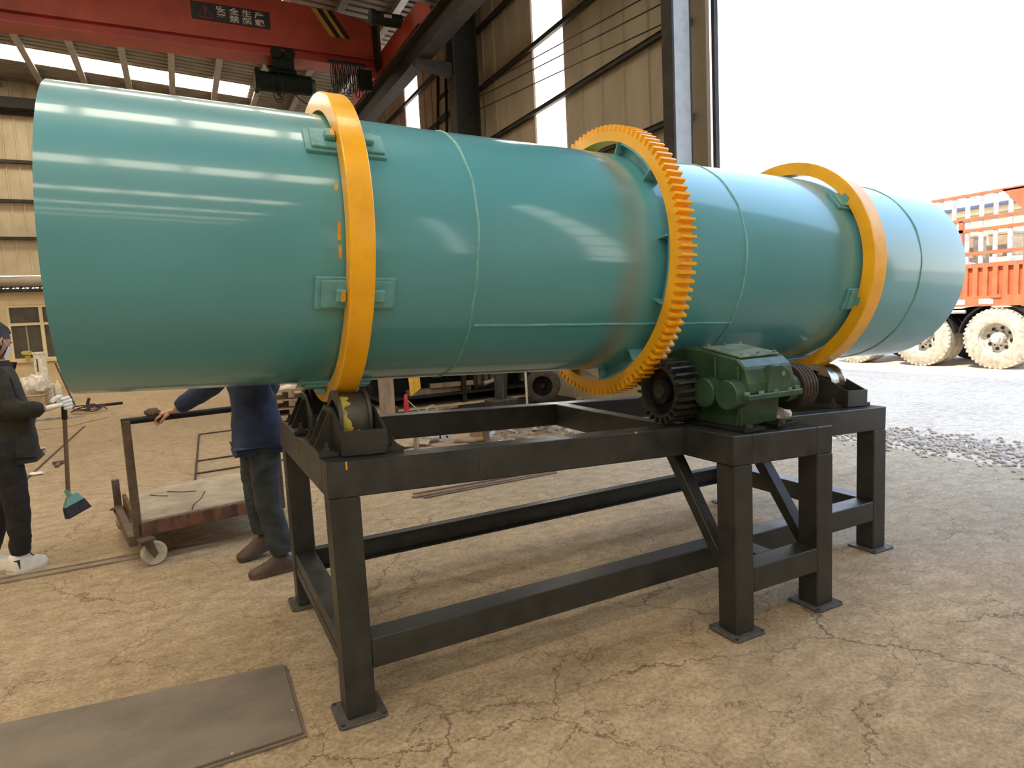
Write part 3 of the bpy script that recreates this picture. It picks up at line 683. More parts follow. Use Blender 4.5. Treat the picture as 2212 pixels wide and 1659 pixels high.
# ------------------------------------------------------------------ support rollers
TILT = math.atan(SL)
def roller(xc, front, mroll, label, smear=False):
    """local: x along the drum, origin on the frame top below the roller, y toward the rear rollers"""
    zc = AX.z - 0.0413 * (xc + 0.028) - sqrt((0.662 + 0.108) ** 2 - 0.30 ** 2)
    h = zc - top(xc); y0 = AX.y - 0.003 * xc + (-0.30 if front else 0.30)
    t = thing('support_roller', label, 'roller', (xc, y0, top(xc)), (0, TILT if front else -TILT, 0 if front else pi), 'support rollers under the drum')
    # roller wheel with two flanges
    prof = [(-0.066, 0.045), (-0.066, 0.118), (-0.050, 0.118), (-0.050, 0.103), (0.050, 0.103), (0.050, 0.118), (0.066, 0.118), (0.066, 0.045), (0.05, 0.045), (0.05, 0.085), (-0.05, 0.085), (-0.05, 0.045)]
    pr = [(-0.066, 0.086), (-0.066, 0.125), (-0.052, 0.125), (-0.052, 0.108), (0.052, 0.108), (0.052, 0.125), (0.066, 0.125), (0.066, 0.086), (0.01, 0.086), (0.01, 0.025), (-0.01, 0.025), (-0.01, 0.086)]
    wh = MB().lathe(pr, 56, (0, h), 'X', closed=True).build('roller_wheel', mroll, t, smooth=True, angle=30)
    MB().tube([(-0.092, 0, h), (0.092, 0, h)], 0.026, 18).build('axle', M_blk2, t, smooth=True)
    if smear:
        mb = MB(); rows = []
        for k in range(25):
            a = radians(112 + k * 4.2); wv = 0.5 + 0.5 * sin(k * 0.26)
            xa, xb = -0.050, -0.050 + 0.026 + 0.012 * sin(k * 1.3) * wv + 0.010 * sin(k * 0.45)
            q = 0.1086 + 0.003 * abs(sin(k * 1.1))
            rows.append([mb.bm.verts.new((x, q_ * cos(a), h + q_ * sin(a))) for x, q_ in ((xa, 0.1078), (xa + 0.004, q), ((xa + xb) / 2, q + 0.002), (xb - 0.003, q), (xb, 0.1078))])
        for A, B in zip(rows, rows[1:]):
            for i in range(4): mb.bm.faces.new((A[i], A[i + 1], B[i + 1], B[i]))
        mb.build('paint_smear', M_smearG, wh, smooth=True, label='green and yellow paint smear')
        mb = MB(); rows = []
        for k in range(9):
            a = radians(188 + k * 4); xa, xb = -0.024 + 0.003 * sin(k * 2), -0.010 + 0.004 * sin(k * 1.7)
            rows.append([mb.bm.verts.new((x, q_ * cos(a), h + q_ * sin(a))) for x, q_ in ((xa, 0.1078), (xa + 0.003, 0.1115), (xb - 0.003, 0.1115), (xb, 0.1078))])
        for A, B in zip(rows, rows[1:]):
            for i in range(3): mb.bm.faces.new((A[i], A[i + 1], B[i + 1], B[i]))
        mb.build('paint_smear', M_yelmark, wh, smooth=True, label='yellow paint smear')
        for dx, a in ((-0.058, 196), (0.012, 198)):
            a = radians(a); rr = 0.1255 if dx < -0.05 else 0.1085
            MB().ico((dx, rr * cos(a), h + rr * sin(a)), 0.007, 1, (1, 0.4, 1.2), 0.2).build('paint_spot', M_yelmark, wh)
    br = MB()
    for x in (-0.088, 0.076):
        br.prism([(-0.235, 0.004), (0.235, 0.004), (0.235, 0.095), (0.075, 0.172), (-0.075, 0.172), (-0.235, 0.100)], 'X', x, x + 0.012)
    bo = br.build('side_plate', M_black, t, bevel=0.002)
    MB().box((-0.088, -0.247, 0.004), (0.088, -0.235, 0.100)).build('front_plate', M_black, t, bevel=0.002)
    MB().box((-0.088, 0.235, 0.004), (0.088, 0.247, 0.095)).build('back_plate', M_black, t, bevel=0.002)
    for s in (-1, 1):
        for y in (-0.06, 0.05):
            xa = 0.088 * s; xb = 0.155 * s
            v = [(xa, y), (xb, y), (xb, y), (xa, y)]
            MB().quadbox([(xa, y, 0.018), (xb, y, 0.018), (xb, y + 0.010, 0.018), (xa, y + 0.010, 0.018),
                          (xa, y, 0.150), (xa + 0.012 * s, y, 0.150), (xa + 0.012 * s, y + 0.010, 0.150), (xa, y + 0.010, 0.150)]).build('gusset', M_black, t)
        base = MB().box((0.088 * s if s > 0 else -0.165, -0.215, 0.0), (0.165 if s > 0 else -0.088, 0.215, 0.018)).build('base_plate', M_black, t, bevel=0.003)
        for y in (-0.18, 0.18):
            MB().box((0.128 * s - 0.022, y - 0.022, 0.018), (0.128 * s + 0.022, y + 0.022, 0.022)).lathe([(0.022, 0.0), (0.022, 0.015), (0.034, 0.015), (0.034, 0.0)], 6, (0.128 * s, y), 'Z').lathe([(0.034, 0.0), (0.034, 0.008), (0.052, 0.008), (0.052, 0.0)], 10, (0.128 * s, y), 'Z').build('bolt', M_rust, base)
    return t
roller(0.158, True, M_rollgrey, 'paint-smeared support roller at the left front corner of the frame', True)
roller(3.05, True, M_chrome, 'shiny bare steel support roller at the right front of the frame')
roller(0.158, False, M_blk2, 'dark support roller at the left rear corner, behind the paint-smeared one')
roller(3.05, False, M_blk2, 'dark support roller at the right rear, hidden behind the drive')

# ------------------------------------------------------------------ drive: gearbox, pinion, pulley
gz = 1.090
GBZ = top(1.77)
gb = thing('gear_reducer', 'green gear reducer with a black pinion and pulley', 'gearbox', (0, 0, 0))
PY, PX0, PX1 = 0.135, 1.632, 1.775
PO = gear_ring(PX0, PX1, 0.160, 0.128, 0.118, 24, PY, gz, 0.42, 0.06).build('pinion', M_pinion, gb)
MB().lathe([(PX0 + 0.05, 0.03), (PX0 + 0.05, 0.12), (PX0 + 0.075, 0.12), (PX0 + 0.075, 0.03)], 32, (PY, gz), 'X', closed=True).build('web', M_blk2, PO, smooth=True)
MB().lathe([(PX0 + 0.012, 0.03), (PX0 + 0.012, 0.06), (PX0 + 0.06, 0.062), (PX0 + 0.06, 0.03)], 28, (PY, gz), 'X', closed=True).build('hub', M_blk2, PO, smooth=True)
MB().tube([(PX0 + 0.002, PY, gz), (1.86, PY, gz)], 0.034, 18).build('shaft', M_pinion, PO, smooth=True)
GX0_, GX1_ = 1.80, 2.10
# upper housing: rounded over the big wheel at the rear, sloping down to the front
up = [(0.34, gz), (0.345, gz + 0.05)]
for k in range(9):
    a = radians(20 + k * 9.5); up.append((PY + 0.205 * cos(a), gz + 0.205 * sin(a)))
up += [(0.02, gz + 0.200), (-0.215, gz + 0.160), (-0.262, gz + 0.120), (-0.285, gz + 0.05), (-0.285, gz)]
MB().prism(up, 'X', GX0_, GX1_).build('upper_housing', M_green, gb, bevel=0.008)
MB().prism([(0.32, gz), (0.30, gz - 0.11), (0.20, GBZ + 0.012), (-0.20, GBZ + 0.012), (-0.225, gz)], 'X', GX0_ + 0.01, GX1_ - 0.03).build('lower_housing', M_green, gb, bevel=0.005)
MB().box((GX0_ - 0.03, -0.31, gz - 0.022), (GX1_ + 0.02, 0.37, gz + 0.004)).build('split_flange', M_green, gb, bevel=0.004)
for y in (-0.285, -0.13, 0.04, 0.30):
    for x in (GX0_ - 0.015, GX1_ + 0.005):
        MB().lathe([(gz + 0.004, 0.0), (gz + 0.004, 0.013), (gz + 0.016, 0.013), (gz + 0.016, 0.0)], 6, (x, y), 'Z').build('flange_bolt', M_greentop, gb)
for x in (GX0_ + 0.06, GX0_ + 0.15, GX0_ + 0.24):
    MB().lathe([(gz + 0.004, 0.0), (gz + 0.004, 0.013), (gz + 0.016, 0.013), (gz + 0.016, 0.0)], 6, (x, -0.297), 'Z').build('flange_bolt', M_greentop, gb)
for y, r in ((-0.062, 0.070), (-0.205, 0.068)):
    MB().lathe([(GX0_ - 0.062, 0.0), (GX0_ - 0.062, r - 0.004), (GX0_ - 0.058, r), (GX0_ + 0.01, r), (GX0_ + 0.01, 0)], 40, (y, gz), 'X').build('bearing_cap', M_green, gb, smooth=True, angle=30)
    MB().lathe([(GX1_ - 0.01, 0.0), (GX1_ - 0.01, r), (GX1_ + 0.05, r), (GX1_ + 0.055, r - 0.005), (GX1_ + 0.055, 0)], 40, (y, gz), 'X').build('bearing_cap', M_green, gb, smooth=True, angle=30)
MB().lathe([(GX0_ - 0.03, 0.04), (GX0_ - 0.03, 0.09), (GX0_ + 0.01, 0.09), (GX0_ + 0.01, 0.04)], 40, (PY, gz), 'X', closed=True).build('bearing_cap', M_green, gb, smooth=True, angle=30)
for (ya, za, yb_, zb) in ((-0.085, gz + 0.06, -0.085, gz + 0.165), (-0.225, gz + 0.06, -0.218, gz + 0.125)):
    MB().box((GX0_ - 0.012, ya - 0.008, za), (GX0_, ya + 0.008, zb)).build('rib', M_green, gb, bevel=0.004)
# inspection cover lying on the slope
sl = math.atan2(-0.04, -0.235)
for x0, x1, dz, m_ in ((GX0_ + 0.02, GX1_ - 0.03, 0.0, M_greentop),):
    v = [(x0, -0.215, gz + 0.162), (x1, -0.215, gz + 0.162), (x1, 0.02, gz + 0.201), (x0, 0.02, gz + 0.201)]
    cv = MB().quadbox(v + [(x, y, z + 0.012) for x, y, z in v]).build('inspection_cover', m_, gb, bevel=0.003)
    for x in (x0 + 0.02, (x0 + x1) / 2, x1 - 0.02):
        for y, z in ((-0.205, gz + 0.176), (0.005, gz + 0.211)):
            MB().lathe([(z, 0.0), (z, 0.009), (z + 0.009, 0.009), (z + 0.009, 0.0)], 6, (x, y), 'Z').build('cover_bolt', M_greentop, cv)
lug = MB().prism([(GX0_ + 0.10, gz), (GX0_ + 0.25, gz), (GX0_ + 0.25, gz + 0.09), (GX0_ + 0.19, gz + 0.125), (GX0_ + 0.13, gz + 0.125)], 'Y', -0.300, -0.26).build('lifting_lug', M_green, gb, bevel=0.003)
MB().lathe([(-0.3012, 0.0), (-0.3012, 0.013)], 16, (GX0_ + 0.20, gz + 0.085), 'Y').build('lug_hole', M_greentop, lug)
for x0 in (GX0_ - 0.03, GX1_ - 0.12):
    MB().box((x0, -0.285, GBZ), (x0 + 0.13, 0.26, GBZ + 0.018)).build('foot', M_blk2, gb, bevel=0.003)
    for y in (-0.26,):
        MB().lathe([(GBZ + 0.018, 0.0), (GBZ + 0.018, 0.018), (GBZ + 0.034, 0.018), (GBZ + 0.034, 0.0)], 6, (x0 + 0.05, y), 'Z').build('foot_bolt', M_rust, gb)
MB().box((GX0_ + 0.02, -0.215, GBZ), (GX0_ + 0.032, -0.12, gz - 0.06)).build('rib', M_green, gb, bevel=0.003)
# V-belt pulley on the input shaft
vp = [(2.165, 0.06), (2.165, 0.108)]
for k in range(4):
    x = 2.170 + k * 0.021; vp += [(x, 0.110), (x + 0.005, 0.110), (x + 0.009, 0.099), (x + 0.013, 0.099), (x + 0.018, 0.110)]
vp += [(2.258, 0.108), (2.258, 0.085), (2.19, 0.085), (2.19, 0.06)]
pl = MB().lathe(vp, 56, (-0.175, gz - 0.005), 'X', closed=True).build('pulley', M_rust, gb, smooth=True, angle=30)
MB().lathe([(2.205, 0.02), (2.205, 0.09), (2.22, 0.09), (2.22, 0.02)], 32, (-0.175, gz - 0.005), 'X', closed=True).build('web', M_rust, pl, smooth=True)
MB().tube([(2.12, -0.175, gz - 0.005), (2.24, -0.175, gz - 0.005)], 0.035, 18).build('shaft', M_pinion, pl, smooth=True)

rag = MB(); rag.ico((0, 0, 0), 0.075, 3, (1.3, 0.8, 0.66))
for v in rag.bm.verts:
    n = sin(v.co.x * 71) * sin(v.co.y * 83 + 1) * sin(v.co.z * 67 + 2); v.co *= 1 + 0.22 * n + random.uniform(-0.06, 0.06)
tag(rag.build('plastic_bag', M_bag, loc=(2.22, -0.055, GBZ - 0.02 + 0.036)), 'crumpled grey plastic bag on the frame beside the pulley', 'bag')

# ------------------------------------------------------------------ steel plates, bars and rails on the floor
def quad_plate(pts, z0, z1, name, m, label, cat, group=None):
    o = MB().quadbox([(x, y, z0) for x, y in pts] + [(x, y, z1) for x, y in pts]).build(name, m, bevel=0.001); return tag(o, label, cat, group)
quad_plate([(-2.2, 0.000), (-0.150, 0.000), (-0.143, 0.558), (-2.2, 0.85)], 0.0, 0.008, 'steel_plate', M_plate, 'lower of the two stacked steel plates on the floor', 'plate')
quad_plate([(-2.2, 0.012), (-0.162, 0.015), (-0.156, 0.562), (-2.2, 0.84)], 0.009, 0.017, 'steel_plate', M_plate, 'upper of the two stacked steel plates, smudged grey', 'plate')
for x, y, r, lb in ((-0.176, 0.168, 0.0055, 'small pale pebble lying on the steel plate edge'), (-0.125, 0.215, 0.004, 'tiny pale pebble on the floor beside the steel plate'), (-0.40, 0.018, 0.005, 'pale pebble at the near edge of the steel plate')):
    tag(MB().ico((x, y, 0.017 + r * 0.7 if 'lying' in lb else (r * 0.7 + (0.017 if 'near' in lb else 0))), r, 2, (1, 0.9, 0.75), 0.1).build('pebble', M_gravel, smooth=True), lb, 'pebble')
for k, (x0, y0, x1, y1, w, lb) in enumerate(((1.235, 2.93, 2.50, 2.93, 0.03, 'rearmost of the three brown flat bars on the floor'), (1.20, 2.83, 2.62, 2.86, 0.055, 'middle and widest of the three brown flat bars on the floor'), (1.27, 2.755, 2.60, 2.80, 0.03, 'nearest of the three brown flat bars on the floor'))):
    d = Vector((x1 - x0, y1 - y0)).normalized(); n = Vector((-d.y, d.x)) * w / 2
    pts = [(x0 - n.x, y0 - n.y), (x1 - n.x, y1 - n.y), (x1 + n.x, y1 + n.y), (x0 + n.x, y0 + n.y)]
    quad_plate(pts, 0.0, 0.012, 'flat_bar', M_brownbar, lb, 'bar')
M_strip = mat('dull_floor_strip', (0.27, 0.21, 0.15), 0.5, 0.2, 0.25, 6.0)
fsr = setkind(MB().box((-4.5, 2.555, 0.0), (-0.30, 2.575, 0.012)).box((-4.5, 2.655, 0.0), (-0.30, 2.675, 0.012)).box((-4.5, 2.575, 0.0), (-0.30, 2.655, 0.003)).build('trim_1', M_strip), label='steel track strip set along the floor')
rf = thing('rod_frame', 'thin dark steel rod frame lying flat on the floor', 'frame', (0, 0, 0))
for a, b in (((-0.44, 4.68), (-0.33, 7.98)), ((0.75, 4.8), (0.86, 8.1))):
    MB().tube([(*a, 0.012), (*b, 0.012)], 0.011, 6).build('side_rod', M_rust, rf)
for f in (1.0, 0.355, 0.135):
    y = 4.68 + 3.3 * f; x = -0.44 + 0.11 * f
    MB().tube([(x, y, 0.012), (x + 1.19, y + 0.12, 0.012)], 0.010, 6).build('cross_rod', M_rust, rf)
# dark joints sawn into the slab
M_joint = mat('joint_dirt', (0.06, 0.045, 0.03), 0.9)
for k, (a, b) in enumerate((((-2.74, 10.70), (-2.25, 10.72)), ((-2.25, 10.74), (-1.75, 11.7)), ((-2.07, 5.0), (-2.02, 10.6)))):
    d = (Vector(b) - Vector(a)).normalized(); n = Vector((-d.y, d.x)) * 0.018
    setkind(MB().quadbox([(a[0] - n.x, a[1] - n.y, 0.0), (b[0] - n.x, b[1] - n.y, 0), (b[0] + n.x, b[1] + n.y, 0), (a[0] + n.x, a[1] + n.y, 0)] +
                 [(a[0] - n.x, a[1] - n.y, 0.002), (b[0] - n.x, b[1] - n.y, 0.002), (b[0] + n.x, b[1] + n.y, 0.002), (a[0] + n.x, a[1] + n.y, 0.002)]).build('trim_%d' % (k + 2), M_joint))

# ------------------------------------------------------------------ platform cart
CA = radians(9)
ct = thing('platform_cart', 'rusty platform cart with a square pipe handle', 'cart', (-0.79, 2.42, 0), (0, 0, CA))
DW, DL, DZ = 0.92, 1.0, 0.285
for nm, lo, hi in (('side_rail', (0, 0, DZ - 0.10), (DW, 0.05, DZ - 0.012)), ('side_rail', (0, DL - 0.05, DZ - 0.10), (DW, DL, DZ - 0.012)), ('end_rail', (0, 0.05, DZ - 0.09), (0.05, DL - 0.05, DZ - 0.012)), ('end_rail', (DW - 0.05, 0.05, DZ - 0.09), (DW, DL - 0.05, DZ - 0.012))):
    MB().box(lo, hi).build(nm, M_cartrust, ct, bevel=0.004)
M_deck = mat('worn_deck_board', (0.40, 0.335, 0.25), 0.75, 0, 0, 4.0, 0.15, 24.0, col2=(0.26, 0.21, 0.15))
def deckfn(u, v):
    return (0.02 + u * (DW - 0.02), 0.005 + v * (DL - 0.04) - 0.10 * max(0, u - 0.75) * v, DZ + 0.004 + 0.006 * sin(u * 6) * sin(v * 5))
dk = MB(); dk.grid(deckfn, 10, 10)
gg = bmesh.ops.extrude_face_region(dk.bm, geom=dk.bm.faces[:]); 
for v in [g for g in gg['geom'] if isinstance(g, bmesh.types.BMVert)]: v.co.z -= 0.014
dko = dk.build('deck_board', M_deck, ct, smooth=True)
for pts in ([(0.16, 0.72), (0.20, 0.64), (0.26, 0.56)], [(0.28, 0.74), (0.36, 0.62), (0.45, 0.56)], [(0.50, 0.5), (0.44, 0.3), (0.36, 0.14), (0.33, 0.02)]):
    MB().tube([(*p, DZ + 0.006 + 0.006 * sin(p[0] / DW * 6) * sin(p[1] * 5)) for p in pts], 0.004, 4).build('crack', M_joint, dko)
MB().box((-0.025, 0.0, 0.17), (0.025, 0.05, 0.95)).build('handle_post', M_cartpost, ct, bevel=0.005)
MB().box((DW - 0.025, 0.0, 0.17), (DW + 0.025, 0.05, 0.95)).build('handle_post', M_cartpost, ct, bevel=0.005)
MB().tube([(-0.025, 0.025, 0.945), (DW + 0.025, 0.025, 0.945)], 0.022, 12).build('handle_bar', M_blk2, ct, smooth=True)
MB().box((-0.06, DL - 0.04, 0.17), (-0.01, DL + 0.01, 0.40)).build('stub_post', M_cartpost, ct, bevel=0.004)
MB().box((-0.06, 0.0, 0.13), (-0.01, DL, 0.20)).build('end_rail', M_cartpost, ct, bevel=0.004)
def caster(x, y, r=0.078, yaw=0.5):
    f = MB()
    fo = f.box((-0.045, -0.045, 0.175), (0.045, 0.045, 0.187)).prism([(-0.035, 0.175), (0.03, 0.175), (0.055, r), (0.03, r - 0.03)], 'Y', -0.03, -0.024).prism([(-0.035, 0.175), (0.03, 0.175), (0.055, r), (0.03, r - 0.03)], 'Y', 0.024, 0.03)
    o = f.build('caster', M_cartpost, ct, loc=(x, y, 0)); o.rotation_euler = (0, 0, yaw)
    MB().lathe([(-0.02, 0.02), (-0.02, r - 0.03), (-0.022, r - 0.026), (-0.022, r - 0.006), (-0.016, r), (0.016, r), (0.022, r - 0.006), (0.022, r - 0.026), (0.02, r - 0.03), (0.02, 0.02)], 28, (0.04, r), 'Y', closed=True).build('caster_wheel', M_dustrub, o, smooth=True)
for x, y, yw in ((0.03, -0.07, 0.25), (DW - 0.08, 0.05, 0.3), (-0.03, DL - 0.05, 0.9), (DW - 0.08, DL - 0.08, 0.7)): caster(x, y, yaw=yw)

# ------------------------------------------------------------------ people
def skin(name, verts, edges, radii, m, parent, root=0, sub=2, label=None):
    me = bpy.data.meshes.new(name); me.from_pydata(verts, edges, []); o = bpy.data.objects.new(name, me); COL.objects.link(o)
    o.modifiers.new('s', 'SKIN'); sk = me.skin_vertices[0].data
    for i, r in enumerate(radii):
        sk[i].radius = r if isinstance(r, tuple) else (r, r); sk[i].use_root = (i == root)
    sb = o.modifiers.new('d', 'SUBSURF'); sb.levels = sub; sb.render_levels = sub
    bpy.context.view_layer.update()
    nm = bpy.data.meshes.new_from_object(o.evaluated_get(bpy.context.evaluated_depsgraph_get()))
    bpy.data.objects.remove(o); bpy.data.meshes.remove(me)
    nm.materials.clear(); nm.materials.append(m); nm.polygons.foreach_set('use_smooth', [True] * len(nm.polygons))
    return link(name, nm, parent, label)
from mathutils import noise as mnoise
def folds(o, amp=0.008, freq=9.0, zs=1.0, seed=0.0):
    me = o.data; N = [v.normal.copy() for v in me.vertices]
    for v, n in zip(me.vertices, N):
        p = Vector((v.co.x * freq + seed, v.co.y * freq, v.co.z * freq * zs))
        f = mnoise.noise(p) + 0.55 * (1 - 2 * abs(mnoise.noise(p * 1.9 + Vector((7, 3, 1)))))
        v.co += n * amp * f
    return o
def chain(parts):
    """parts: list of chains, each a list of (point, radius); chains starting at an existing point attach there"""
    V, E, Rr, idx = [], [], [], {}
    for ch in parts:
        prev = None
        for p, r in ch:
            k = tuple(round(c, 4) for c in p)
            if k not in idx: idx[k] = len(V); V.append(p); Rr.append(r)
            i = idx[k]
            if prev is not None and prev != i: E.append((prev, i))
            prev = i
    return V, E, Rr
def head_mesh(parent, c, yaw, pitch, mskin, mhair, mask=None, s=1.0):
    """head with brow, nose, mouth, chin, eyes and ears; local +x is the facing direction"""
    T = Matrix.Translation(c) @ Matrix.Rotation(yaw, 4, 'Z') @ Matrix.Rotation(pitch, 4, 'Y') @ Matrix.Scale(s, 4)
    mb = MB(); bmesh.ops.create_uvsphere(mb.bm, u_segments=32, v_segments=22, radius=0.1)
    for v in mb.bm.verts:
        x, y, z = v.co
        f = z / 0.1
        sx = 0.98; sy = 0.78; sz = 1.16
        if f < 0: sx *= 1 - 0.10 * f * f; sy *= 1 + 0.26 * f
        X, Y, Z = x * sx, y * sy, z * sz
        if X > 0:
            X *= 0.96
            g = math.exp(-((Y / 0.016) ** 2)); X += 0.022 * g * math.exp(-(((Z + 0.014) / 0.022) ** 2))          # nose
            X += 0.006 * math.exp(-(((Z - 0.030) / 0.012) ** 2)) * math.exp(-((Y / 0.05) ** 2))                   # brow
            for ys in (-0.031, 0.031): X -= 0.010 * math.exp(-(((Y - ys) / 0.015) ** 2) - (((Z - 0.010) / 0.012) ** 2))
            X += 0.005 * math.exp(-((Y / 0.026) ** 2) - (((Z + 0.058) / 0.010) ** 2))                             # lips
            X += 0.010 * math.exp(-((Y / 0.03) ** 2) - (((Z + 0.098) / 0.018) ** 2))                              # chin
        v.co = (X, Y, Z)
    for ys in (-1, 1):
        g = bmesh.ops.create_icosphere(mb.bm, subdivisions=2, radius=0.03)
        for v in g['verts']: v.co = Vector((v.co.x * 0.62 - 0.008, ys * (0.076 + 0.012 * (v.co.x < 0)) + v.co.y * 0.22, v.co.z * 1.05 - 0.005))
    for v in mb.bm.verts: v.co = T @ v.co
    hd = mb.build('head', mskin, parent, smooth=True)
    for ys in (-0.031, 0.031):
        e = MB(); e.ico((0.079, ys, 0.010), 0.011, 2)
        for v in e.bm.verts: v.co = T @ v.co
        e.build('eye', M_signK, hd, smooth=True)
    h = MB(); bmesh.ops.create_uvsphere(h.bm, u_segments=32, v_segments=22, radius=0.1)
    dele = []
    for v in h.bm.verts:
        x, y, z = v.co
        cut = 0.052 if x > 0.045 else (0.02 - 0.0 if x > 0.0 else -0.055)
        if z < cut - 0.008: dele.append(v)
        k = 1 + 0.05 * sin(x * 210) * sin(y * 190)
        v.co = (x * 1.09 * k - 0.004, y * 0.90 * k, z * 1.27 * k)
    bmesh.ops.delete(h.bm, geom=dele, context='VERTS')
    for v in h.bm.verts: v.co = T @ v.co
    h.build('hair', mhair, hd, smooth=True)
    if mask:
        mk = MB()
        def mf(u, v):
            a = radians(-62 + 124 * u); z = -0.022 - 0.078 * v
            r = 0.098 + 0.022 * math.exp(-((a / 0.35) ** 2)) * (1 - v) - 0.02 * v
            return T @ Vector((r * cos(a) * 1.02, r * sin(a) * 0.80, z))
        mk.grid(mf, 16, 8); mk.build('face_mask', mask, hd, smooth=True)
        for ys in (-1, 1):
            mb = MB(); mb.tube([T @ Vector(p) for p in smooth_path([(0.03, ys * 0.078, -0.02), (0.0, ys * 0.088, 0.0), (-0.02, ys * 0.088, 0.01)], 4)], 0.0018, 4); mb.build('mask_loop', mask, hd)
    return hd
def hand(parent, wrist, grip, palm_dir, side, m, curl=1.0, name='hand', s=1.0, fat=1.0):
    """palm + five separately bent fingers closed round a bar; wrist -> grip is the palm's length,
       palm_dir the way the palm faces (toward the bar), side the direction of the thumb"""
    w = Vector(wrist); g = Vector(grip); f = (g - w).normalized(); n = Vector(palm_dir).normalized(); n = (n - f * n.dot(f)).normalized()
    t = Vector(side); t = (t - f * t.dot(f) - n * t.dot(n)).normalized()
    P = lambda a, b, c: tuple(w + (f * a + t * b + n * c) * s)
    ch = [[(P(-0.03, 0, 0), (0.026 * s, 0.022 * s)), (P(0.01, 0, 0), (0.027 * s, 0.020 * s)), (P(0.05, 0, 0), (0.036 * s, 0.016 * s)), (P(0.085, 0, 0.002), (0.036 * s, 0.014 * s))]]
    V, E, Rr = chain(ch); o = skin(name, V, E, Rr, m, parent)
    for k, (b, ln) in enumerate(((0.030, 0.92), (0.010, 1.0), (-0.011, 0.95), (-0.030, 0.76))):
        r = (0.0092 * s if k < 3 else 0.0080 * s) * fat
        a1, a2, a3 = 0.45 * curl, 1.45 * curl, 2.45 * curl
        p0 = Vector((0.07, b, 0.004)); p1 = Vector((0.088, b * 1.03, 0.006))
        p2 = p1 + Vector((cos(a1), 0, sin(a1))) * 0.040 * ln; p3 = p2 + Vector((cos(a2), 0, sin(a2))) * 0.026 * ln; p4 = p3 + Vector((cos(a3), 0, sin(a3))) * 0.021 * ln
        V, E, Rr = chain([[(P(*p), r) for p in (p0, p1, p2, p3, p4)]]); skin('finger', V, E, Rr, m, o, sub=1)
    q = [(0.02, 0.028, 0.004), (0.045, 0.046, 0.014), (0.070, 0.052, 0.032), (0.088, 0.044, 0.050)]
    V, E, Rr = chain([[(P(*p), rr * s) for p, rr in zip(q, (0.014, 0.0115 * fat, 0.0105 * fat, 0.009 * fat))]]); skin('thumb', V, E, Rr, m, o, sub=1)
    return o
def shoe(parent, heel, toe, m, h=0.09, wd=0.048, msole=M_sole, heel_lift=0.0):
    h0 = Vector(heel); t0 = Vector(toe); d = (t0 - h0); L_ = d.length; d.normalize(); sd = d.cross(Vector((0, 0, 1))).normalized(); upv = sd.cross(d)
    pr = [(0.0, 0.040, 0.075, 0.9), (0.08, 0.046, 0.095, 1), (0.25, 0.046, 0.105, 1), (0.42, 0.045, 0.092, 1), (0.60, 0.049, 0.066, 1), (0.80, 0.049, 0.052, 1), (0.94, 0.038, 0.042, 1), (1.0, 0.020, 0.032, 1)]
    mb = MB(); rows = []
    for t, w, hh, _ in pr:
        c = h0 + d * (t * L_); w *= wd / 0.048; hh *= h / 0.09
        rows.append([mb.bm.verts.new(c + sd * (w * sx) + upv * z) for sx, z in ((-1, 0.012), (-1.0, 0.030), (-0.85, hh * 0.7), (-0.45, hh), (0.45, hh), (0.85, hh * 0.7), (1.0, 0.030), (1, 0.012))])
    for A, B in zip(rows, rows[1:]):
        for i in range(8): mb.bm.faces.new((A[i], A[(i + 1) % 8], B[(i + 1) % 8], B[i]))
    mb.bm.faces.new(rows[0]); mb.bm.faces.new(rows[-1][::-1])
    o = mb.build('shoe', m, parent, smooth=True, angle=60)
    sm = MB(); A, B = [], []
    for t, w, hh, _ in pr:
        c = h0 + d * (t * L_); w *= wd / 0.048 * 1.08
        A.append(c + sd * w); B.append(c - sd * w)
    loop = A + B[::-1]; lo = [sm.bm.verts.new(p) for p in loop]; hi = [sm.bm.verts.new(p + upv * 0.022) for p in loop]
    n = len(loop); sm.bm.faces.new(lo[::-1]); sm.bm.faces.new(hi)
    for i in range(n): sm.bm.faces.new((lo[i], lo[(i + 1) % n], hi[(i + 1) % n], hi[i]))
    sm.build('sole', msole, o); return o

# person with the broom, at the left edge, turned to the right
pa = thing('person', 'person in dark jacket and mask holding a broom', 'person', (-1.485, 2.80, 0))
J = dict(pel=(0.0, 0.02, 0.86), wai=(0.0, 0.02, 1.0), che=(0.0, 0.01, 1.20), nek=(0.0, 0.0, 1.345), hd=(0.012, -0.005, 1.40),
         sR=(0.0, -0.165, 1.29), eR=(0.07, -0.20, 1.06), wR=(0.268, -0.165, 1.06), sL=(0.0, 0.175, 1.29), eL=(-0.08, 0.22, 1.05), wL=(-0.17, 0.22, 0.84),
         hR=(0.0, -0.075, 0.82), kR=(0.02, -0.06, 0.46), aR=(0.0, -0.03, 0.10), hL=(-0.02, 0.085, 0.82), kL=(-0.08, 0.12, 0.47), aL=(-0.20, 0.12, 0.11))
def body(J, m, parent, name='body', arms=True):
    ch = [[(J['pel'], (0.09, 0.08)), (J['wai'], (0.10, 0.08)), (J['che'], (0.11, 0.085)), (J['nek'], 0.055), (J['hd'], 0.05)],
          [(J['che'], (0.11, 0.085)), (J['sR'], 0.05), (J['eR'], 0.038), (J['wR'], 0.026)], [(J['che'], (0.11, 0.085)), (J['sL'], 0.05), (J['eL'], 0.038), (J['wL'], 0.026)],
          [(J['pel'], (0.09, 0.08)), (J['hR'], 0.055), (J['kR'], 0.046), (J['aR'], 0.034)], [(J['pel'], (0.09, 0.08)), (J['hL'], 0.055), (J['kL'], 0.046), (J['aL'], 0.034)]]
    return skin(name, *chain(ch), m, parent)
def lerp(a, b, t): return tuple(Vector(a).lerp(Vector(b), t))
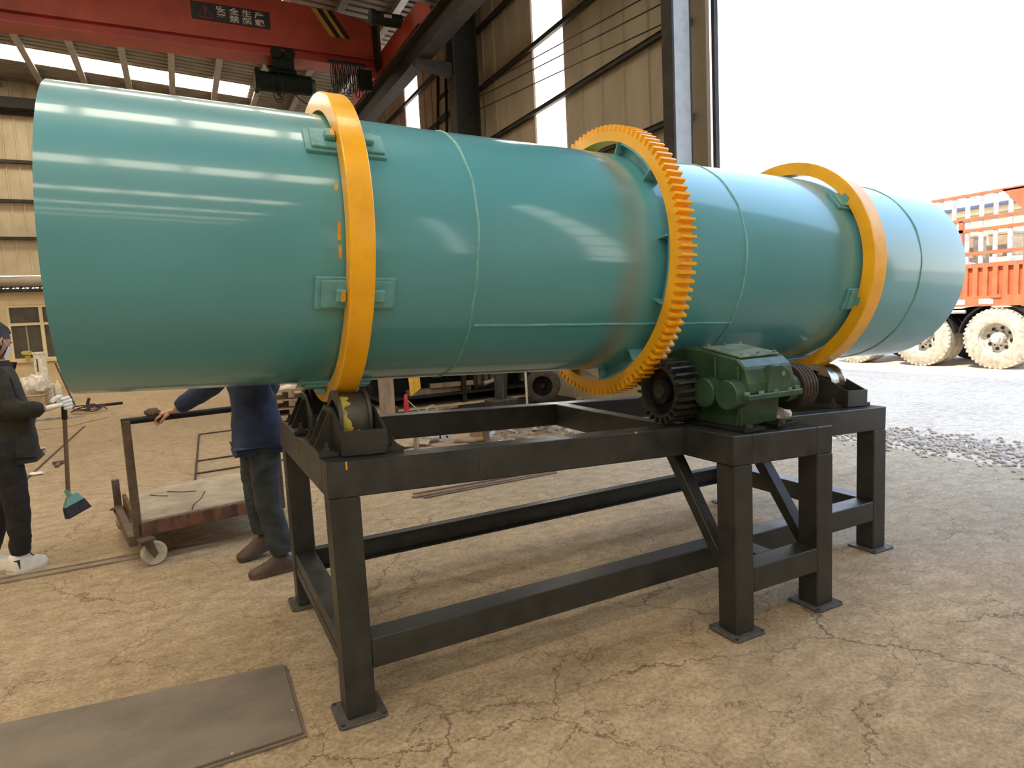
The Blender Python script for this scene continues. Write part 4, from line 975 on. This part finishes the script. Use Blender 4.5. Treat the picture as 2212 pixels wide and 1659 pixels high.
def jacket(J, m, parent, hem, k=1.0, cuff=0.93):
    ch = [[(hem, (0.158 * k, 0.145 * k)), (J['pel'], (0.152 * k, 0.135 * k)), (J['wai'], (0.148 * k, 0.128 * k)), (J['che'], (0.152 * k, 0.128 * k)), (lerp(J['che'], J['nek'], 0.8), 0.078)],
          [(J['che'], (0.152 * k, 0.128 * k)), (J['sR'], 0.082 * k), (lerp(J['sR'], J['eR'], 0.5), 0.074 * k), (J['eR'], 0.068 * k), (lerp(J['eR'], J['wR'], 0.5), 0.058), (lerp(J['eR'], J['wR'], cuff), 0.048)],
          [(J['che'], (0.152 * k, 0.128 * k)), (J['sL'], 0.082 * k), (lerp(J['sL'], J['eL'], 0.5), 0.074 * k), (J['eL'], 0.068 * k), (lerp(J['eL'], J['wL'], 0.5), 0.058), (lerp(J['eL'], J['wL'], cuff), 0.048)]]
    V, E, Rr = chain(ch); o = skin('jacket', V, E, Rr, m, parent, root=1, sub=3)
    px, py = J['pel'][0], J['pel'][1]
    for v in o.data.vertices:
        t = max(0.0, min(1.0, (1.0 - v.co.z) / 0.14))
        v.co.y = py + (v.co.y - py) * (1 + 0.14 * t); v.co.x = px + (v.co.x - px) * (1 + 0.06 * t)
    return folds(o, 0.009, 8.0, 1.3, J['che'][0] * 9)
def trousers(J, m, parent, k=1.0, an=0.062):
    ch = [[(lerp(J['pel'], J['wai'], 0.5), (0.128, 0.112)), (J['pel'], (0.135, 0.118))]]
    for s in 'RL':
        ch.append([(J['pel'], (0.135, 0.118)), (J['h' + s], 0.094 * k), (lerp(J['h' + s], J['k' + s], 0.55), 0.086 * k), (J['k' + s], 0.074 * k), (lerp(J['k' + s], J['a' + s], 0.55), 0.070 * k), (lerp(J['k' + s], J['a' + s], 0.86), an * 1.08), (lerp(J['k' + s], J['a' + s], 0.98), an)])
    V, E, Rr = chain(ch); return folds(skin('trousers', V, E, Rr, m, parent, root=1, sub=3), 0.008, 8.0, 1.6, J['kR'][0] * 9)
bd = body(J, M_skin, pa)
jk = jacket(J, M_jacket, pa, (0.0, 0.02, 0.76), 1.0)
trousers(J, M_trouser, pa, 0.95, 0.055)
MB().lathe([(1.315, 0.072), (1.34, 0.078), (1.375, 0.066), (1.375, 0.060), (1.335, 0.062)], 24, (0.0, 0.0), 'Z', closed=True).build('collar', M_jacket, jk, smooth=True)
head_mesh(pa, (0.0, -0.005, 1.50), radians(48), radians(16), M_skin, M_hair, M_mask)
hand(pa, J['wR'], (0.340, -0.160, 1.075), (0.0, 1.0, 0.0), (0, 0, 1), M_glove, 1.2, 'gloved_hand', fat=1.4)
hand(pa, J['wL'], (-0.17, 0.215, 0.77), (0, -1, 0.2), (1, 0, 0.2), M_glove, 0.7, 'gloved_hand')
sh = shoe(pa, (-0.055, -0.075, 0.0), (0.105, 0.085, 0.0), M_shoe, 0.115, 0.052, M_shoe)
MB().box((-0.030, -0.094, 0.03), (0.0, -0.078, 0.09)).build('shoe_stripe', M_signK, sh)
MB().tube(smooth_path([(0.015, -0.015, 0.122), (0.035, 0.0, 0.112), (0.055, -0.01, 0.088), (0.06, 0.035, 0.075)], 4), 0.004, 5).build('lace', M_signK, sh)
shoe(pa, (-0.26, 0.12, 0.0), (-0.02, 0.11, 0.0), M_shoe, 0.10, 0.050, M_shoe)

bm_ = thing('broom', 'broom with brown stick and teal head held by the masked person', 'broom', (-1.43, 2.76, 0))
hp = Vector((0.293, -0.090, 1.115)); hb = Vector((0.240, 0.0, 0.47))
MB().tube([hp, hb], 0.013, 10).build('stick', M_brownbar, bm_, smooth=True)
MB().tube([hp.lerp(hb, 0.02), hp.lerp(hb, 0.22)], 0.0165, 10).build('grip', M_blk2, bm_, smooth=True)
BT = Matrix.Translation(hb) @ Matrix.Rotation(radians(-18), 4, 'Y') @ Matrix.Rotation(radians(40), 4, 'Z') @ Matrix.Rotation(radians(5), 4, 'X') @ Matrix.Diagonal((0.82, 0.9, 0.92, 1))
bh = MB().tube([(0, 0, 0.03), (0, 0, -0.03)], 0.020, 10)
bh.quadbox([(-0.08, -0.022, -0.085), (0.085, -0.022, -0.085), (0.085, 0.022, -0.085), (-0.08, 0.022, -0.085), (-0.022, -0.016, -0.02), (0.060, -0.016, -0.02), (0.060, 0.016, -0.02), (-0.022, 0.016, -0.02)])
for v in bh.bm.verts: v.co = BT @ v.co
bh.build('broom_head', M_broomG, bm_, bevel=0.004)
bb = MB()
for k in range(14):
    x0 = -0.078 + k * 0.0118
    bb.quadbox([(x0 * 1.2, -0.026, -0.165), (x0 * 1.2 + 0.0135, -0.026, -0.165), (x0 * 1.2 + 0.0135, 0.026, -0.165), (x0 * 1.2, 0.026, -0.165), (x0, -0.019, -0.084), (x0 + 0.0105, -0.019, -0.084), (x0 + 0.0105, 0.019, -0.084), (x0, 0.019, -0.084)])
for v in bb.bm.verts: v.co = BT @ v.co
o = bb.build('bristles', M_bristle, bm_); o['kind'] = 'stuff'

# worker behind the drum, pushing the cart
pb = thing('person', 'person in navy work shirt pushing the rusty cart behind the drum', 'person', (-0.04, 1.84, 0))
J2 = dict(pel=(0.0, 0.03, 0.90), wai=(-0.03, 0.03, 1.05), che=(-0.09, 0.04, 1.27), nek=(-0.13, 0.05, 1.43), hd=(-0.15, 0.05, 1.49),
          sR=(-0.10, 0.23, 1.36), eR=(-0.30, 0.36, 1.15), wR=(-0.50, 0.56, 0.99), sL=(-0.09, -0.14, 1.36), eL=(-0.20, -0.17, 1.12), wL=(-0.36, -0.02, 1.00),
          hL=(0.005, -0.045, 0.84), kL=(-0.015, -0.08, 0.47), aL=(0.055, -0.08, 0.10), hR=(-0.03, 0.105, 0.84), kR=(-0.05, 0.20, 0.47), aR=(-0.02, 0.27, 0.16))
J2['sR'], J2['eR'], J2['wR'] = (-0.10, 0.23, 1.36), (-0.24, 0.46, 1.14), (-0.475, 0.60, 0.985)
J2['wL'] = (0.10, 0.58, 1.0); J2['eL'] = (0.10, 0.30, 1.12); J2['sL'] = (-0.02, -0.12, 1.36)
body(J2, M_skin, pb); jacket(J2, M_blue, pb, (0.0, 0.03, 0.80), 1.06, 0.9); trousers(J2, M_denim, pb, 1.08, 0.074)
head_mesh(pb, (-0.17, 0.05, 1.57), radians(150), radians(12), M_skin, M_hair)
hand(pb, J2['wR'], (-0.56, 0.635, 0.965), (0, 0.2, -1), (0.1, -1, 0.2), M_skin, 0.95)
hand(pb, J2['wL'], (0.06, 0.655, 0.985), (0, 0.3, -1), (-1, 0.1, 0.2), M_skin, 0.95)
shoe(pb, (0.10, -0.075, 0.0), (-0.155, -0.10, 0.0), M_shoeB, 0.095, 0.054, M_cartpost)
shoe(pb, (0.04, 0.29, 0.055), (-0.19, 0.25, 0.0), M_shoeB, 0.095, 0.054)
gl = MB(); gl.ico((0, 0, 0), 0.035, 3, (1.3, 0.7, 0.8), 0.12)
tag(gl.build('work_glove', M_cartpost, loc=(-0.64, 2.475, 0.985), smooth=True), 'brown work glove on the cart handle bar', 'glove')

# ------------------------------------------------------------------ clutter at the far left
pp = thing('white_pipe', 'white plastic pipe standing upright by the left window', 'pipe', (-3.40, 16.0, 0))
MB().lathe([(0.45, 0.0), (0.45, 0.135), (1.16, 0.125), (1.16, 0.14), (1.21, 0.14), (1.21, 0.0)], 24, (0, 0), 'Z').build('tube', M_white, pp, smooth=True)
MB().box((-0.05, -0.14, 0.75), (-0.03, -0.12, 1.05)).build('slot', M_signK, pp)
MB().box((-0.2, -0.2, 0), (0.2, 0.2, 0.45)).build('base_block', M_white, pp, bevel=0.02)
sk_ = MB(); sk_.ico((0, 0, 0), 0.33, 3, (1.0, 0.6, 0.72), 0.13); tag(sk_.build('plastic_sack', M_bag, loc=(-3.52, 15.6, 0.46), smooth=True), 'crumpled pale sack heaped against the white pipe', 'sack')
tag(MB().box((-0.22, -0.15, 0), (0.22, 0.15, 0.24)).box((-0.23, -0.16, 0.24), (0.23, 0.16, 0.27)).build('carton', M_card, loc=(-3.5, 15.35, 0), bevel=0.008), 'brown carton below the pale sack', 'box')
tag(MB().box((-0.06, -0.05, 0.0), (0.06, 0.05, 0.42)).lathe([(0.42, 0.0), (0.42, 0.05), (0.52, 0.03), (0.52, 0)], 10, (0, 0), 'Z').build('white_can', M_white, loc=(-3.12, 16.0, 0)), 'small white canister right of the white pipe', 'can')
tag(MB().lathe([(0, 0.0), (0, 0.05), (0.14, 0.07), (0.14, 0.0)], 12, (0, 0), 'Z').ico((0, 0, 0.22), 0.11, 2, (1.3, 0.7, 0.7), 0.25).build('potted_plant', mat('yellow_leaf', (0.42, 0.36, 0.08), 0.8), loc=(-4.62, 21.70, 0.88)), 'small yellowish potted plant on the window sill', 'plant')
cbl = thing('hose_coil', 'loose grey hose coil on the far left floor', 'hose', (-2.2, 12.9, 0.02))
for k in range(4):
    MB().tube(smooth_path([(0.30 * cos(a + k) * (1 - 0.12 * k), 0.32 * sin(a + k) * (1 - 0.1 * k), 0.02 + 0.04 * (k % 2) + 0.05 * abs(sin(a))) for a in [i * pi / 4 for i in range(8)]], 3), 0.013, 6).build('loop', M_rust, cbl)
MB().tube(smooth_path([(0.0, 0.0, 0.02), (-0.02, 0.05, 0.14), (0.02, 0.03, 0.26)], 4), 0.03, 6).build('nozzle', M_rust, cbl)
tag(MB().box((-0.55, -0.12, 0), (0.1, 0.0, 0.05)).box((0.1, -0.1, 0.0), (0.35, -0.02, 0.03)).build('angle_bar', M_scrap, loc=(-2.55, 12.2, 0)), 'pale steel angle bar on the floor behind the broom', 'bar')
tag(MB().tube([(-0.14, 0, 0.075), (0.12, 0.02, 0.075)], 0.035, 12).box((-0.16, -0.05, 0), (-0.1, 0.05, 0.11)).build('steel_roller', M_silver, loc=(-2.24, 7.75, 0), smooth=True), 'short pale steel roller on the floor beside the masked person', 'roller')
tag(MB().box((-0.02, -0.12, 0), (0.02, 0.12, 0.03)).box((-0.07, 0.10, 0), (0.09, 0.14, 0.04)).build('hammer', M_cartpost, loc=(-1.86, 6.8, 0)), 'small brown hammer on the slab edge beyond the broom', 'hammer')
tag(MB().ico((0, 0, 0.02), 0.05, 2, (1.5, 0.8, 0.4), 0.15).build('paper_scrap', M_shoe, loc=(-2.0, 6.35, 0)), 'small white paper scrap on the floor by the broom', 'paper')
tag(MB().tube([(0, 0, 0.03), (0.5, 0.1, 0.03)], 0.03, 8).box((-0.12, -0.06, 0), (0.0, 0.06, 0.08)).build('iron_bar', M_blk2, loc=(-2.2, 13.9, 0)), 'dark iron bar lying beside the hose coil', 'bar')
wal = thing('leaning_pole', 'thin dark pole leaning by the plastered wall', 'pole', (-2.75, 14.6, 0)); MB().tube([(0.1, 0, 0.02), (-0.25, 0.6, 0.95)], 0.02, 6).build('pole', M_rust, wal)

# ------------------------------------------------------------------ clutter beyond the frame, seen under the drum
tag(MB().box((0, 0, 0), (0.22, 0.05, 1.25)).build('timber_board', M_wood, loc=(2.05, 6.8, 0), bevel=0.004), 'upright grey brown timber board behind the left roller', 'board')
bench = thing('workbench', 'dark cluttered steel workbench seen under the drum', 'workbench', (2.45, 8.2, 0))
MB().box((0, 0, 0.78), (3.1, 1.0, 0.84)).build('top', M_blk2, bench)
for x in (0.03, 1.5, 3.0):
    for y in (0.05, 0.9): MB().box((x, y, 0), (x + 0.08, y + 0.08, 0.78)).build('leg', M_blk2, bench)
MB().box((0, 0.94, 0.0), (3.1, 0.99, 0.78)).build('back_panel', M_blk2, bench)
MB().box((0, 0.02, 0.16), (3.1, 0.96, 0.19)).build('shelf', M_blk2, bench)
for x0, y0, x1, y1, z, lb in ((2.3, 6.2, 4.4, 7.9, 0.0, 'larger dark oily sheet added to darken the floor before the workbench'), (4.3, 6.6, 6.3, 8.0, 0.0, 'smaller dark oily sheet added to darken the floor below the old tyre')):
    tag(MB().box((x0, y0, z + 0.001), (x1, y1, z + 0.012)).build('darkening_sheet', M_blk2), lb, 'sheet')  # dark sheets added to blacken the floor in the gap under the drum
lk = thing('backdrop_cabinet', 'dark cabinet added to darken the space behind the workbench', 'cabinet', (1.9, 10.0, 0))
MB().box((0, 0, 0), (2.85, 0.7, 1.7)).build('body', M_blk2, lk)  # added as a dark backdrop so the view under the drum goes black
for k in range(3):
    d_ = MB().box((0.03 + k * 0.94, -0.02, 0.08), (0.94 + k * 0.94, 0.0, 1.64)).build('door', M_blk2, lk)
    MB().box((0.86 + k * 0.94, -0.05, 0.8), (0.90 + k * 0.94, -0.02, 1.0)).build('handle', M_scrap, d_)
pal = thing('timber_pallet', 'pale timber pallet stack right of the worker', 'pallet', (0.75, 9.1, 0))
for r_ in range(3):
    z = r_ * 0.15
    for k in range(3): MB().box((0.0 + k * 0.35, 0, z), (0.10 + k * 0.35, 0.9, z + 0.10)).build('bearer', M_wood, pal)
    for k in range(5): MB().box((0.0, k * 0.2, z + 0.10), (0.8, k * 0.2 + 0.13, z + 0.125)).build('slat', M_wood, pal)
tag(MB().ico((0, 0, 0), 0.11, 2, (1.4, 0.8, 0.5), 0.15).build('white_rag', M_shoe, loc=(1.12, 9.25, 0.46)), 'white rag on top of the timber pallet stack', 'rag')
def clothfn(u, v): return (2.93 + u * 0.19 + 0.02 * v, 8.195 - 0.02 * abs(sin(u * 7)) - 0.02 * v, 0.80 - v * (0.58 - 0.12 * u))
cl = MB(); cl.grid(clothfn, 8, 10); g2 = bmesh.ops.extrude_face_region(cl.bm, geom=cl.bm.faces[:])
for v in [g for g in g2['geom'] if isinstance(g, bmesh.types.BMVert)]: v.co.y -= 0.012
tag(cl.build('yellow_cloth', M_cloth, smooth=True), 'yellow cloth hanging from the edge of the dark workbench', 'cloth')
tag(MB().lathe([(0, 0), (0, 0.04), (0.24, 0.04), (0.30, 0.03), (0.36, 0.03), (0.40, 0.012), (0.40, 0)], 16, (0, 0), 'Z').build('red_tube', M_redtube, loc=(2.50, 7.0, 0), smooth=True), 'red upright tube beside the yellow cloth', 'tube')
tag(MB().lathe([(0, 0), (0, 0.07), (0.2, 0.07), (0.2, 0.0)], 14, (0, 0), 'Z').build('tin_can', M_cartpost, loc=(2.36, 7.2, 0), smooth=True), 'brown tin can left of the red tube', 'can')
pst = thing('press_column', 'dark steel post on a chunky flange block under the drum', 'post', (4.0, 6.8, 0))
MB().tube([(0, 0, 0.2), (0, 0, 0.75)], 0.10, 20).build('post', M_pinion, pst, smooth=True)
MB().box((-0.22, -0.18, 0.0), (0.22, 0.18, 0.20)).build('flange_block', M_rust, pst, bevel=0.02)
for k, (x, y, lb) in enumerate(((4.95, 7.1, 'brown old rubber tyre leaning beside the girth gear'),)):
    t = thing('old_tyre', lb, 'tyre', (x, y, 0.30), (0, 0, radians(-35)))
    MB().lathe([(-0.14, 0.17), (-0.15, 0.22), (-0.12, 0.29), (0.12, 0.29), (0.15, 0.22), (0.14, 0.17), (0.10, 0.19), (-0.10, 0.19)], 36, (0, 0), 'Y', closed=True).build('tread', mat('old_brown_rubber', (0.075, 0.062, 0.048), 0.8, 0, 0.3, 10.0), t, smooth=True)
    MB().lathe([(0.02, 0.0), (0.02, 0.185), (0.06, 0.185), (0.06, 0.0)], 24, (0, 0), 'Y').lathe([(-0.12, 0.0), (-0.12, 0.045), (0.02, 0.07)], 16, (0, 0), 'Y').build('hub', M_blk2, t, smooth=True)
def timber(x, y, z, l, w, h, yaw, label):
    o = MB().box((-l / 2, -w / 2, 0), (l / 2, w / 2, h)).build('timber_offcut', M_wood, loc=(x, y, z), bevel=0.004); o.rotation_euler = (0, 0, yaw)
    tag(o, label, 'timber')
timber(3.6, 8.5, 0.19, 1.2, 0.16, 0.10, 0.05, 'longest timber offcut on the workbench shelf')
timber(3.8, 8.4, 0.29, 0.8, 0.12, 0.08, -0.1, 'upper timber offcut stacked on the workbench shelf')
timber(3.1, 7.6, 0.0, 1.0, 0.05, 0.04, 0.12, 'thin timber lath on the floor under the yellow cloth')
timber(3.3, 7.3, 0.0, 0.9, 0.04, 0.03, -0.06, 'second thin timber lath on the floor, nearer the frame')
tag(MB().tube(smooth_path([(0, 0, 0.01), (0.05, 0.05, 0.14), (0.16, 0.05, 0.18), (0.25, 0.02, 0.01)], 6), 0.01, 6).tube([(0, 0, 0.02), (-0.22, 0.3, 0.32)], 0.008, 6).build('bent_wire', M_silver, loc=(2.78, 6.95, 0)), 'bent pale wire loop on the floor under the drum', 'wire')
tag(MB().lathe([(0, 0.0), (0, 0.06), (0.14, 0.06), (0.14, 0)], 14, (0, 0), 'Z').build('wooden_stub', M_wood, loc=(5.15, 6.3, 0), smooth=True), 'short pale wooden stub right of the old tyre', 'block')
tag(MB().tube([(0, 0, 0), (0.02, 0.05, 0.72)], 0.02, 8).build('white_rod', M_shoe, loc=(4.52, 6.9, 0)), 'thin white rod standing between steel post and old tyre', 'rod')
eng = thing('scrap_engine', 'dark scrap engine block on the workbench behind the tyre', 'engine', (4.6, 8.6, 0.19))
MB().box((-0.35, -0.2, 0), (0.35, 0.2, 0.34)).build('block', M_rust, eng, bevel=0.03)
for k in range(5): MB().box((-0.3 + k * 0.13, -0.25, 0.08), (-0.23 + k * 0.13, -0.2, 0.30)).build('fin', M_cartpost, eng)
MB().tube([(-0.2, -0.28, 0.1), (0.25, -0.28, 0.2)], 0.04, 10).build('pipe', M_scrap, eng)
tag(MB().lathe([(0, 0), (0, 0.17), (0.55, 0.17), (0.55, 0.15), (0.5, 0.0)], 20, (0, 0), 'Z').lathe([(0.18, 0.172), (0.2, 0.178), (0.22, 0.172)], 20, (0, 0), 'Z').lathe([(0.36, 0.172), (0.38, 0.178), (0.4, 0.172)], 20, (0, 0), 'Z').build('paint_bucket', M_scrap, loc=(5.05, 9.3, 0.0), smooth=True), 'pale steel drum bucket seen through the girth gear', 'bucket')
# nearer floor, below the rear beam
tag(MB().lathe([(0, 0), (0, 0.032), (0.26, 0.032), (0.26, 0.0)], 16, (0, 0), 'Z').build('steel_stub', M_chrome, loc=(1.87, 4.70, 0), smooth=True), 'shiny steel stub standing on the floor behind the frame', 'bar')
def flake(x, y, l, w, yaw, m, name, label, cat, z=0.0, tilt=0.15):
    o = MB().box((-l / 2, -w / 2, 0), (l / 2, w / 2, 0.008)).build(name, m, loc=(x, y, z + 0.03), bevel=0.001); o.rotation_euler = (tilt, 0.1, yaw); tag(o, label, cat)
flake(1.72, 4.95, 0.30, 0.20, 0.4, M_card, 'cardboard_piece', 'brown cardboard piece left of the shiny steel stub', 'cardboard', 0.02)
flake(2.0, 4.95, 0.22, 0.16, -0.5, M_card, 'cardboard_piece', 'brown cardboard piece right of the shiny steel stub', 'cardboard', 0.02)
flake(1.62, 5.1, 0.25, 0.12, 0.1, M_blk2, 'iron_flat', 'dark iron flat at the left end of the floor clutter', 'bar', 0.01)
tag(MB().box((-0.2, -0.12, 0), (0.2, 0.12, 0.012)).build('plywood_piece', M_wood, loc=(2.3, 4.75, 0)), 'flat plywood piece on the floor behind the frame', 'board')
gr = thing('angle_grinder', 'grey angle grinder lying on the floor behind the frame', 'tool', (2.17, 5.05, 0.06), (0, 0, -0.2))
MB().tube([(-0.17, 0, 0), (0.1, 0, 0)], 0.05, 14).build('body', M_scrap, gr, smooth=True)
MB().lathe([(-0.02, 0.015), (-0.02, 0.075), (0.02, 0.075), (0.02, 0.015)], 24, (0.20, 0.0), 'Y', closed=True).build('disc', M_silver, gr, smooth=True)
MB().tube([(0.1, 0, 0), (0.22, 0, 0)], 0.02, 10).build('neck', M_blk2, gr)
for x, y, yaw, lb in ((2.48, 4.72, -0.55, 'left of two short wooden pegs before the scrap crate'), (2.60, 4.70, -0.45, 'right of two short wooden pegs before the scrap crate')):
    o = MB().tube([(-0.13, 0, 0.035), (0.13, 0, 0.035)], 0.03, 10).build('wooden_peg', M_wood, loc=(x, y, 0), smooth=True); o.rotation_euler = (0, 0, yaw); tag(o, lb, 'peg')
crt = thing('scrap_crate', 'low brown wooden crate of dark scrap behind the frame', 'crate', (2.72, 4.62, 0))
for nm, lo, hi in (('side_board', (0, 0, 0), (0.03, 0.5, 0.16)), ('side_board', (0.9, 0, 0), (0.93, 0.5, 0.16)), ('side_board', (0.03, 0.47, 0), (0.9, 0.5, 0.14)), ('side_board', (0.03, 0, 0), (0.9, 0.03, 0.03)), ('corner_post', (-0.03, -0.03, 0), (0.03, 0.03, 0.19)), ('floor_board', (0.03, 0.03, 0), (0.9, 0.47, 0.02))):
    MB().box(lo, hi).build(nm, M_wood if nm != 'corner_post' else M_cartpost, crt)
for k in range(26):
    x, y = random.uniform(2.80, 3.85), random.uniform(4.28, 4.95)
    hz = 0.03 + 0.12 * max(0, 1 - ((x - 3.35) / 0.6) ** 2) * random.random()
    if k % 2: mb = MB().box((-0.07, -0.02, 0), (0.07, 0.02, 0.004)).box((-0.07, -0.02, 0.004), (0.07, -0.016, 0.04))
    else: mb = MB().box((-0.04, -0.035, 0), (0.04, 0.035, 0.014)).box((-0.02, -0.02, 0.014), (0.02, 0.02, 0.045))
    o = mb.build('scrap_offcut', M_scrap if k % 3 else M_silver, loc=(x, y, hz * 0.3)); o.rotation_euler = (random.uniform(-0.5, 0.5), random.uniform(-0.4, 0.4), random.uniform(0, 3))
    tag(o, 'small steel offcut in the scrap heap behind the black frame', 'scrap', 'steel offcuts in the scrap heap')

# ------------------------------------------------------------------ yard outside
gv = MB()
for k in range(2600):
    y = random.uniform(-1.2, 3.6); x = 6.22 + random.gauss(0, 0.27) + 0.05 * sin(y * 2.1); r = random.uniform(0.010, 0.028)
    g = bmesh.ops.create_icosphere(gv.bm, subdivisions=1, radius=r)
    a, b, c = random.uniform(0.7, 1.3), random.uniform(0.7, 1.3), random.uniform(0.45, 0.8)
    for v in g['verts']: v.co = Vector((v.co.x * a + x, v.co.y * b + y, v.co.z * c + r * 0.3))
tag(gv.build('gravel_strip', M_gravel), 'strip of loose broken gravel across the doorway', 'gravel', kind='stuff')

tr = thing('truck', 'red stake-bed truck parked in the yard', 'truck', (13.5, 4.48, 0))
def wheel(y, x=0.0, dual=True):
    Rw = 0.59
    o = MB().lathe([(0.0, 0.30), (-0.01, 0.33), (0.0, 0.44), (0.03, 0.545), (0.06, Rw), (0.24, Rw), (0.27, 0.545), (0.29, 0.33), (0.28, 0.30)], 48, (y, Rw), 'X', closed=True).build('tyre', M_dustrub, tr, smooth=True)
    for k in range(40):
        a = 2 * pi * k / 40; c = Vector((0.045, y + 0.572 * cos(a), Rw + 0.572 * sin(a)))
        T = Matrix.Translation(c) @ Matrix.Rotation(a, 4, 'X')
        MB().box((-0.014, -0.02, -0.018), (0.06, 0.022, 0.018), T).build('tread_lug', M_dustrub, o)
    MB().lathe([(0.02, 0.33), (0.015, 0.315), (0.03, 0.300), (0.17, 0.275), (0.19, 0.22), (0.16, 0.12), (0.15, 0.10)], 40, (y, Rw), 'X').build('rim', M_rim, o, smooth=True)
    MB().lathe([(0.16, 0.13), (0.05, 0.11), (0.04, 0.085), (-0.02, 0.075), (-0.03, 0.0)], 24, (y, Rw), 'X').build('hub', M_rim, o, smooth=True)
    for k in range(8):
        a = 2 * pi * k / 8 + 0.2
        MB().lathe([(0.170, 0.0), (0.172, 0.035)], 12, (y + 0.205 * cos(a), Rw + 0.205 * sin(a)), 'X').build('hand_hole', M_signK, o)
        MB().lathe([(0.15, 0.014), (0.12, 0.014), (0.12, 0.0)], 6, (y + 0.15 * cos(a + 0.3), Rw + 0.15 * sin(a + 0.3)), 'X').build('wheel_nut', M_rust, o)
    if dual:
        MB().lathe([(0.34, 0.30), (0.34, 0.44), (0.37, 0.545), (0.40, Rw), (0.58, Rw), (0.62, 0.5), (0.62, 0.30)], 40, (y, Rw), 'X', closed=True).build('tyre', M_dustrub, tr, smooth=True)
for y in (0.0, 1.42, 2.95): wheel(y)
for y in (0.0, 1.42, 2.95):
    MB().lathe([(1.85, 0.30), (1.85, 0.45), (1.9, 0.57), (1.92, 0.59), (2.35, 0.59), (2.4, 0.30)], 32, (y, 0.59), 'X', closed=True).build('tyre', M_rubber, tr, smooth=True)
    MB().tube([(0.2, y, 0.59), (2.0, y, 0.59)], 0.09, 12).build('axle', M_blk2, tr)
MB().box((0.75, -3.2, 0.85), (0.95, 4.2, 1.15)).box((1.45, -3.2, 0.85), (1.65, 4.2, 1.15)).build('chassis', M_blk2, tr)
MB().box((0.08, -0.42, 1.24), (2.4, 4.2, 1.40)).build('bed_floor', M_truck, tr)
MB().box((0.0, -0.42, 1.22), (0.06, 4.2, 1.42)).build('bed_sill', M_truck, tr)
MB().box((0.0, -0.42, 1.97), (0.08, 4.2, 2.05)).build('side_rail', M_truck, tr)
MB().box((0.06, -0.42, 1.42), (0.08, 4.2, 1.98)).build('side_panel', M_truck, tr)
for k in range(26):
    y = -0.36 + k * 0.175
    MB().box((0.0, y, 1.42), (0.06, y + 0.085, 1.97)).build('panel_rib', M_truck, tr)
for z in (2.25, 2.70, 2.91, 3.38):
    MB().box((0.0, -0.42, z - 0.03), (0.05, 4.2, z + 0.03)).build('side_rail', M_truck, tr)
for k in range(18):
    y = -0.19 + k * 0.2485
    MB().box((0.01, y - 0.035, 2.05), (0.05, y + 0.035, 3.36)).build('stake', M_silver, tr)
MB().box((0.0, -0.62, 1.2), (0.10, -0.42, 3.42)).build('corner_post', M_truck, tr)
MB().prism([(-0.42, 3.38), (-0.05, 3.38), (-0.42, 2.95)], 'X', 0.0, 0.04).build('corner_gusset', M_truck, tr)
MB().box((0.0, 0.95, 2.05), (0.08, 1.10, 3.0)).box((0.0, 0.62, 2.05), (0.06, 0.70, 2.9)).build('side_post', M_truck, tr)
for y in (0.0, 1.35, 2.7):
    MB().box((-0.03, y - 0.09, 1.38), (0.0, y + 0.09, 1.44)).build('hinge', M_truck, tr)
MB().box((-0.006, 0.55, 1.26), (0.0, 0.80, 1.36)).build('reflector', M_shoe, tr)
MB().box((-0.006, 0.05, 1.26), (0.0, 0.30, 1.36)).build('reflector', M_shoe, tr)
MB().tube([(0.02, 0.95, 1.12), (0.02, 0.55, 1.12)], 0.035, 8).tube([(0.02, 0.92, 1.05), (0.02, 0.92, 1.22)], 0.04, 8).build('side_lamp', M_silver, tr)
for y in (0.0, 1.42):
    MB().lathe([(0.02, 0.66), (0.02, 0.69), (0.34, 0.69), (0.34, 0.66)], 24, (y, 0.59), 'X', closed=True, a0=0.15, a1=pi - 0.15).build('mudguard', M_blk2, tr)
# sacks loaded behind the stakes
for k in range(9):
    for r_ in range(3):
        if (k + r_) % 4 == 3: continue
        o = MB().ico((0, 0, 0), 0.22, 2, (1.0, 1.2, 0.55), 0.07).build('cargo_sack', M_bag, loc=(13.95, 4.35 + k * 0.48, 1.52 + r_ * 0.24), smooth=True)
        tag(o, 'pale sack loaded behind the truck bed rails', 'sack', 'sacks loaded on the truck')
for k in range(4):
    tag(MB().box((0, 0, 0), (0.5, 0.42, 0.42)).box((-0.01, -0.01, 0.42), (0.51, 0.43, 0.46)).build('cargo_box', M_card, loc=(14.25, 4.6 + k * 0.7, 2.2 - 0.0)), 'brown cargo box on the sacks in the truck bed', 'box', 'boxes loaded on the truck')

fb = thing('far_building', 'low tan building with a blue roof edge behind the truck', 'building', (24, 2.5, 0))
MB().box((0, 0, 0), (8, 26, 4.15)).build('wall', M_farwall, fb)
MB().box((-0.3, -0.3, 4.30), (8.3, 26.3, 4.40)).build('roof', M_farroof, fb)
MB().box((-0.1, -0.1, 4.10), (8.1, 26.1, 4.30)).build('fascia', M_plaster, fb)
for k in range(8):
    f = MB().box((-0.05, 1.0 + k * 3.1, 1.2), (0.0, 2.8 + k * 3.1, 3.2)).build('window', M_cream, fb)
    MB().box((-0.07, 1.15 + k * 3.1, 1.35), (-0.05, 2.65 + k * 3.1, 3.05)).build('pane', M_glassD, f)
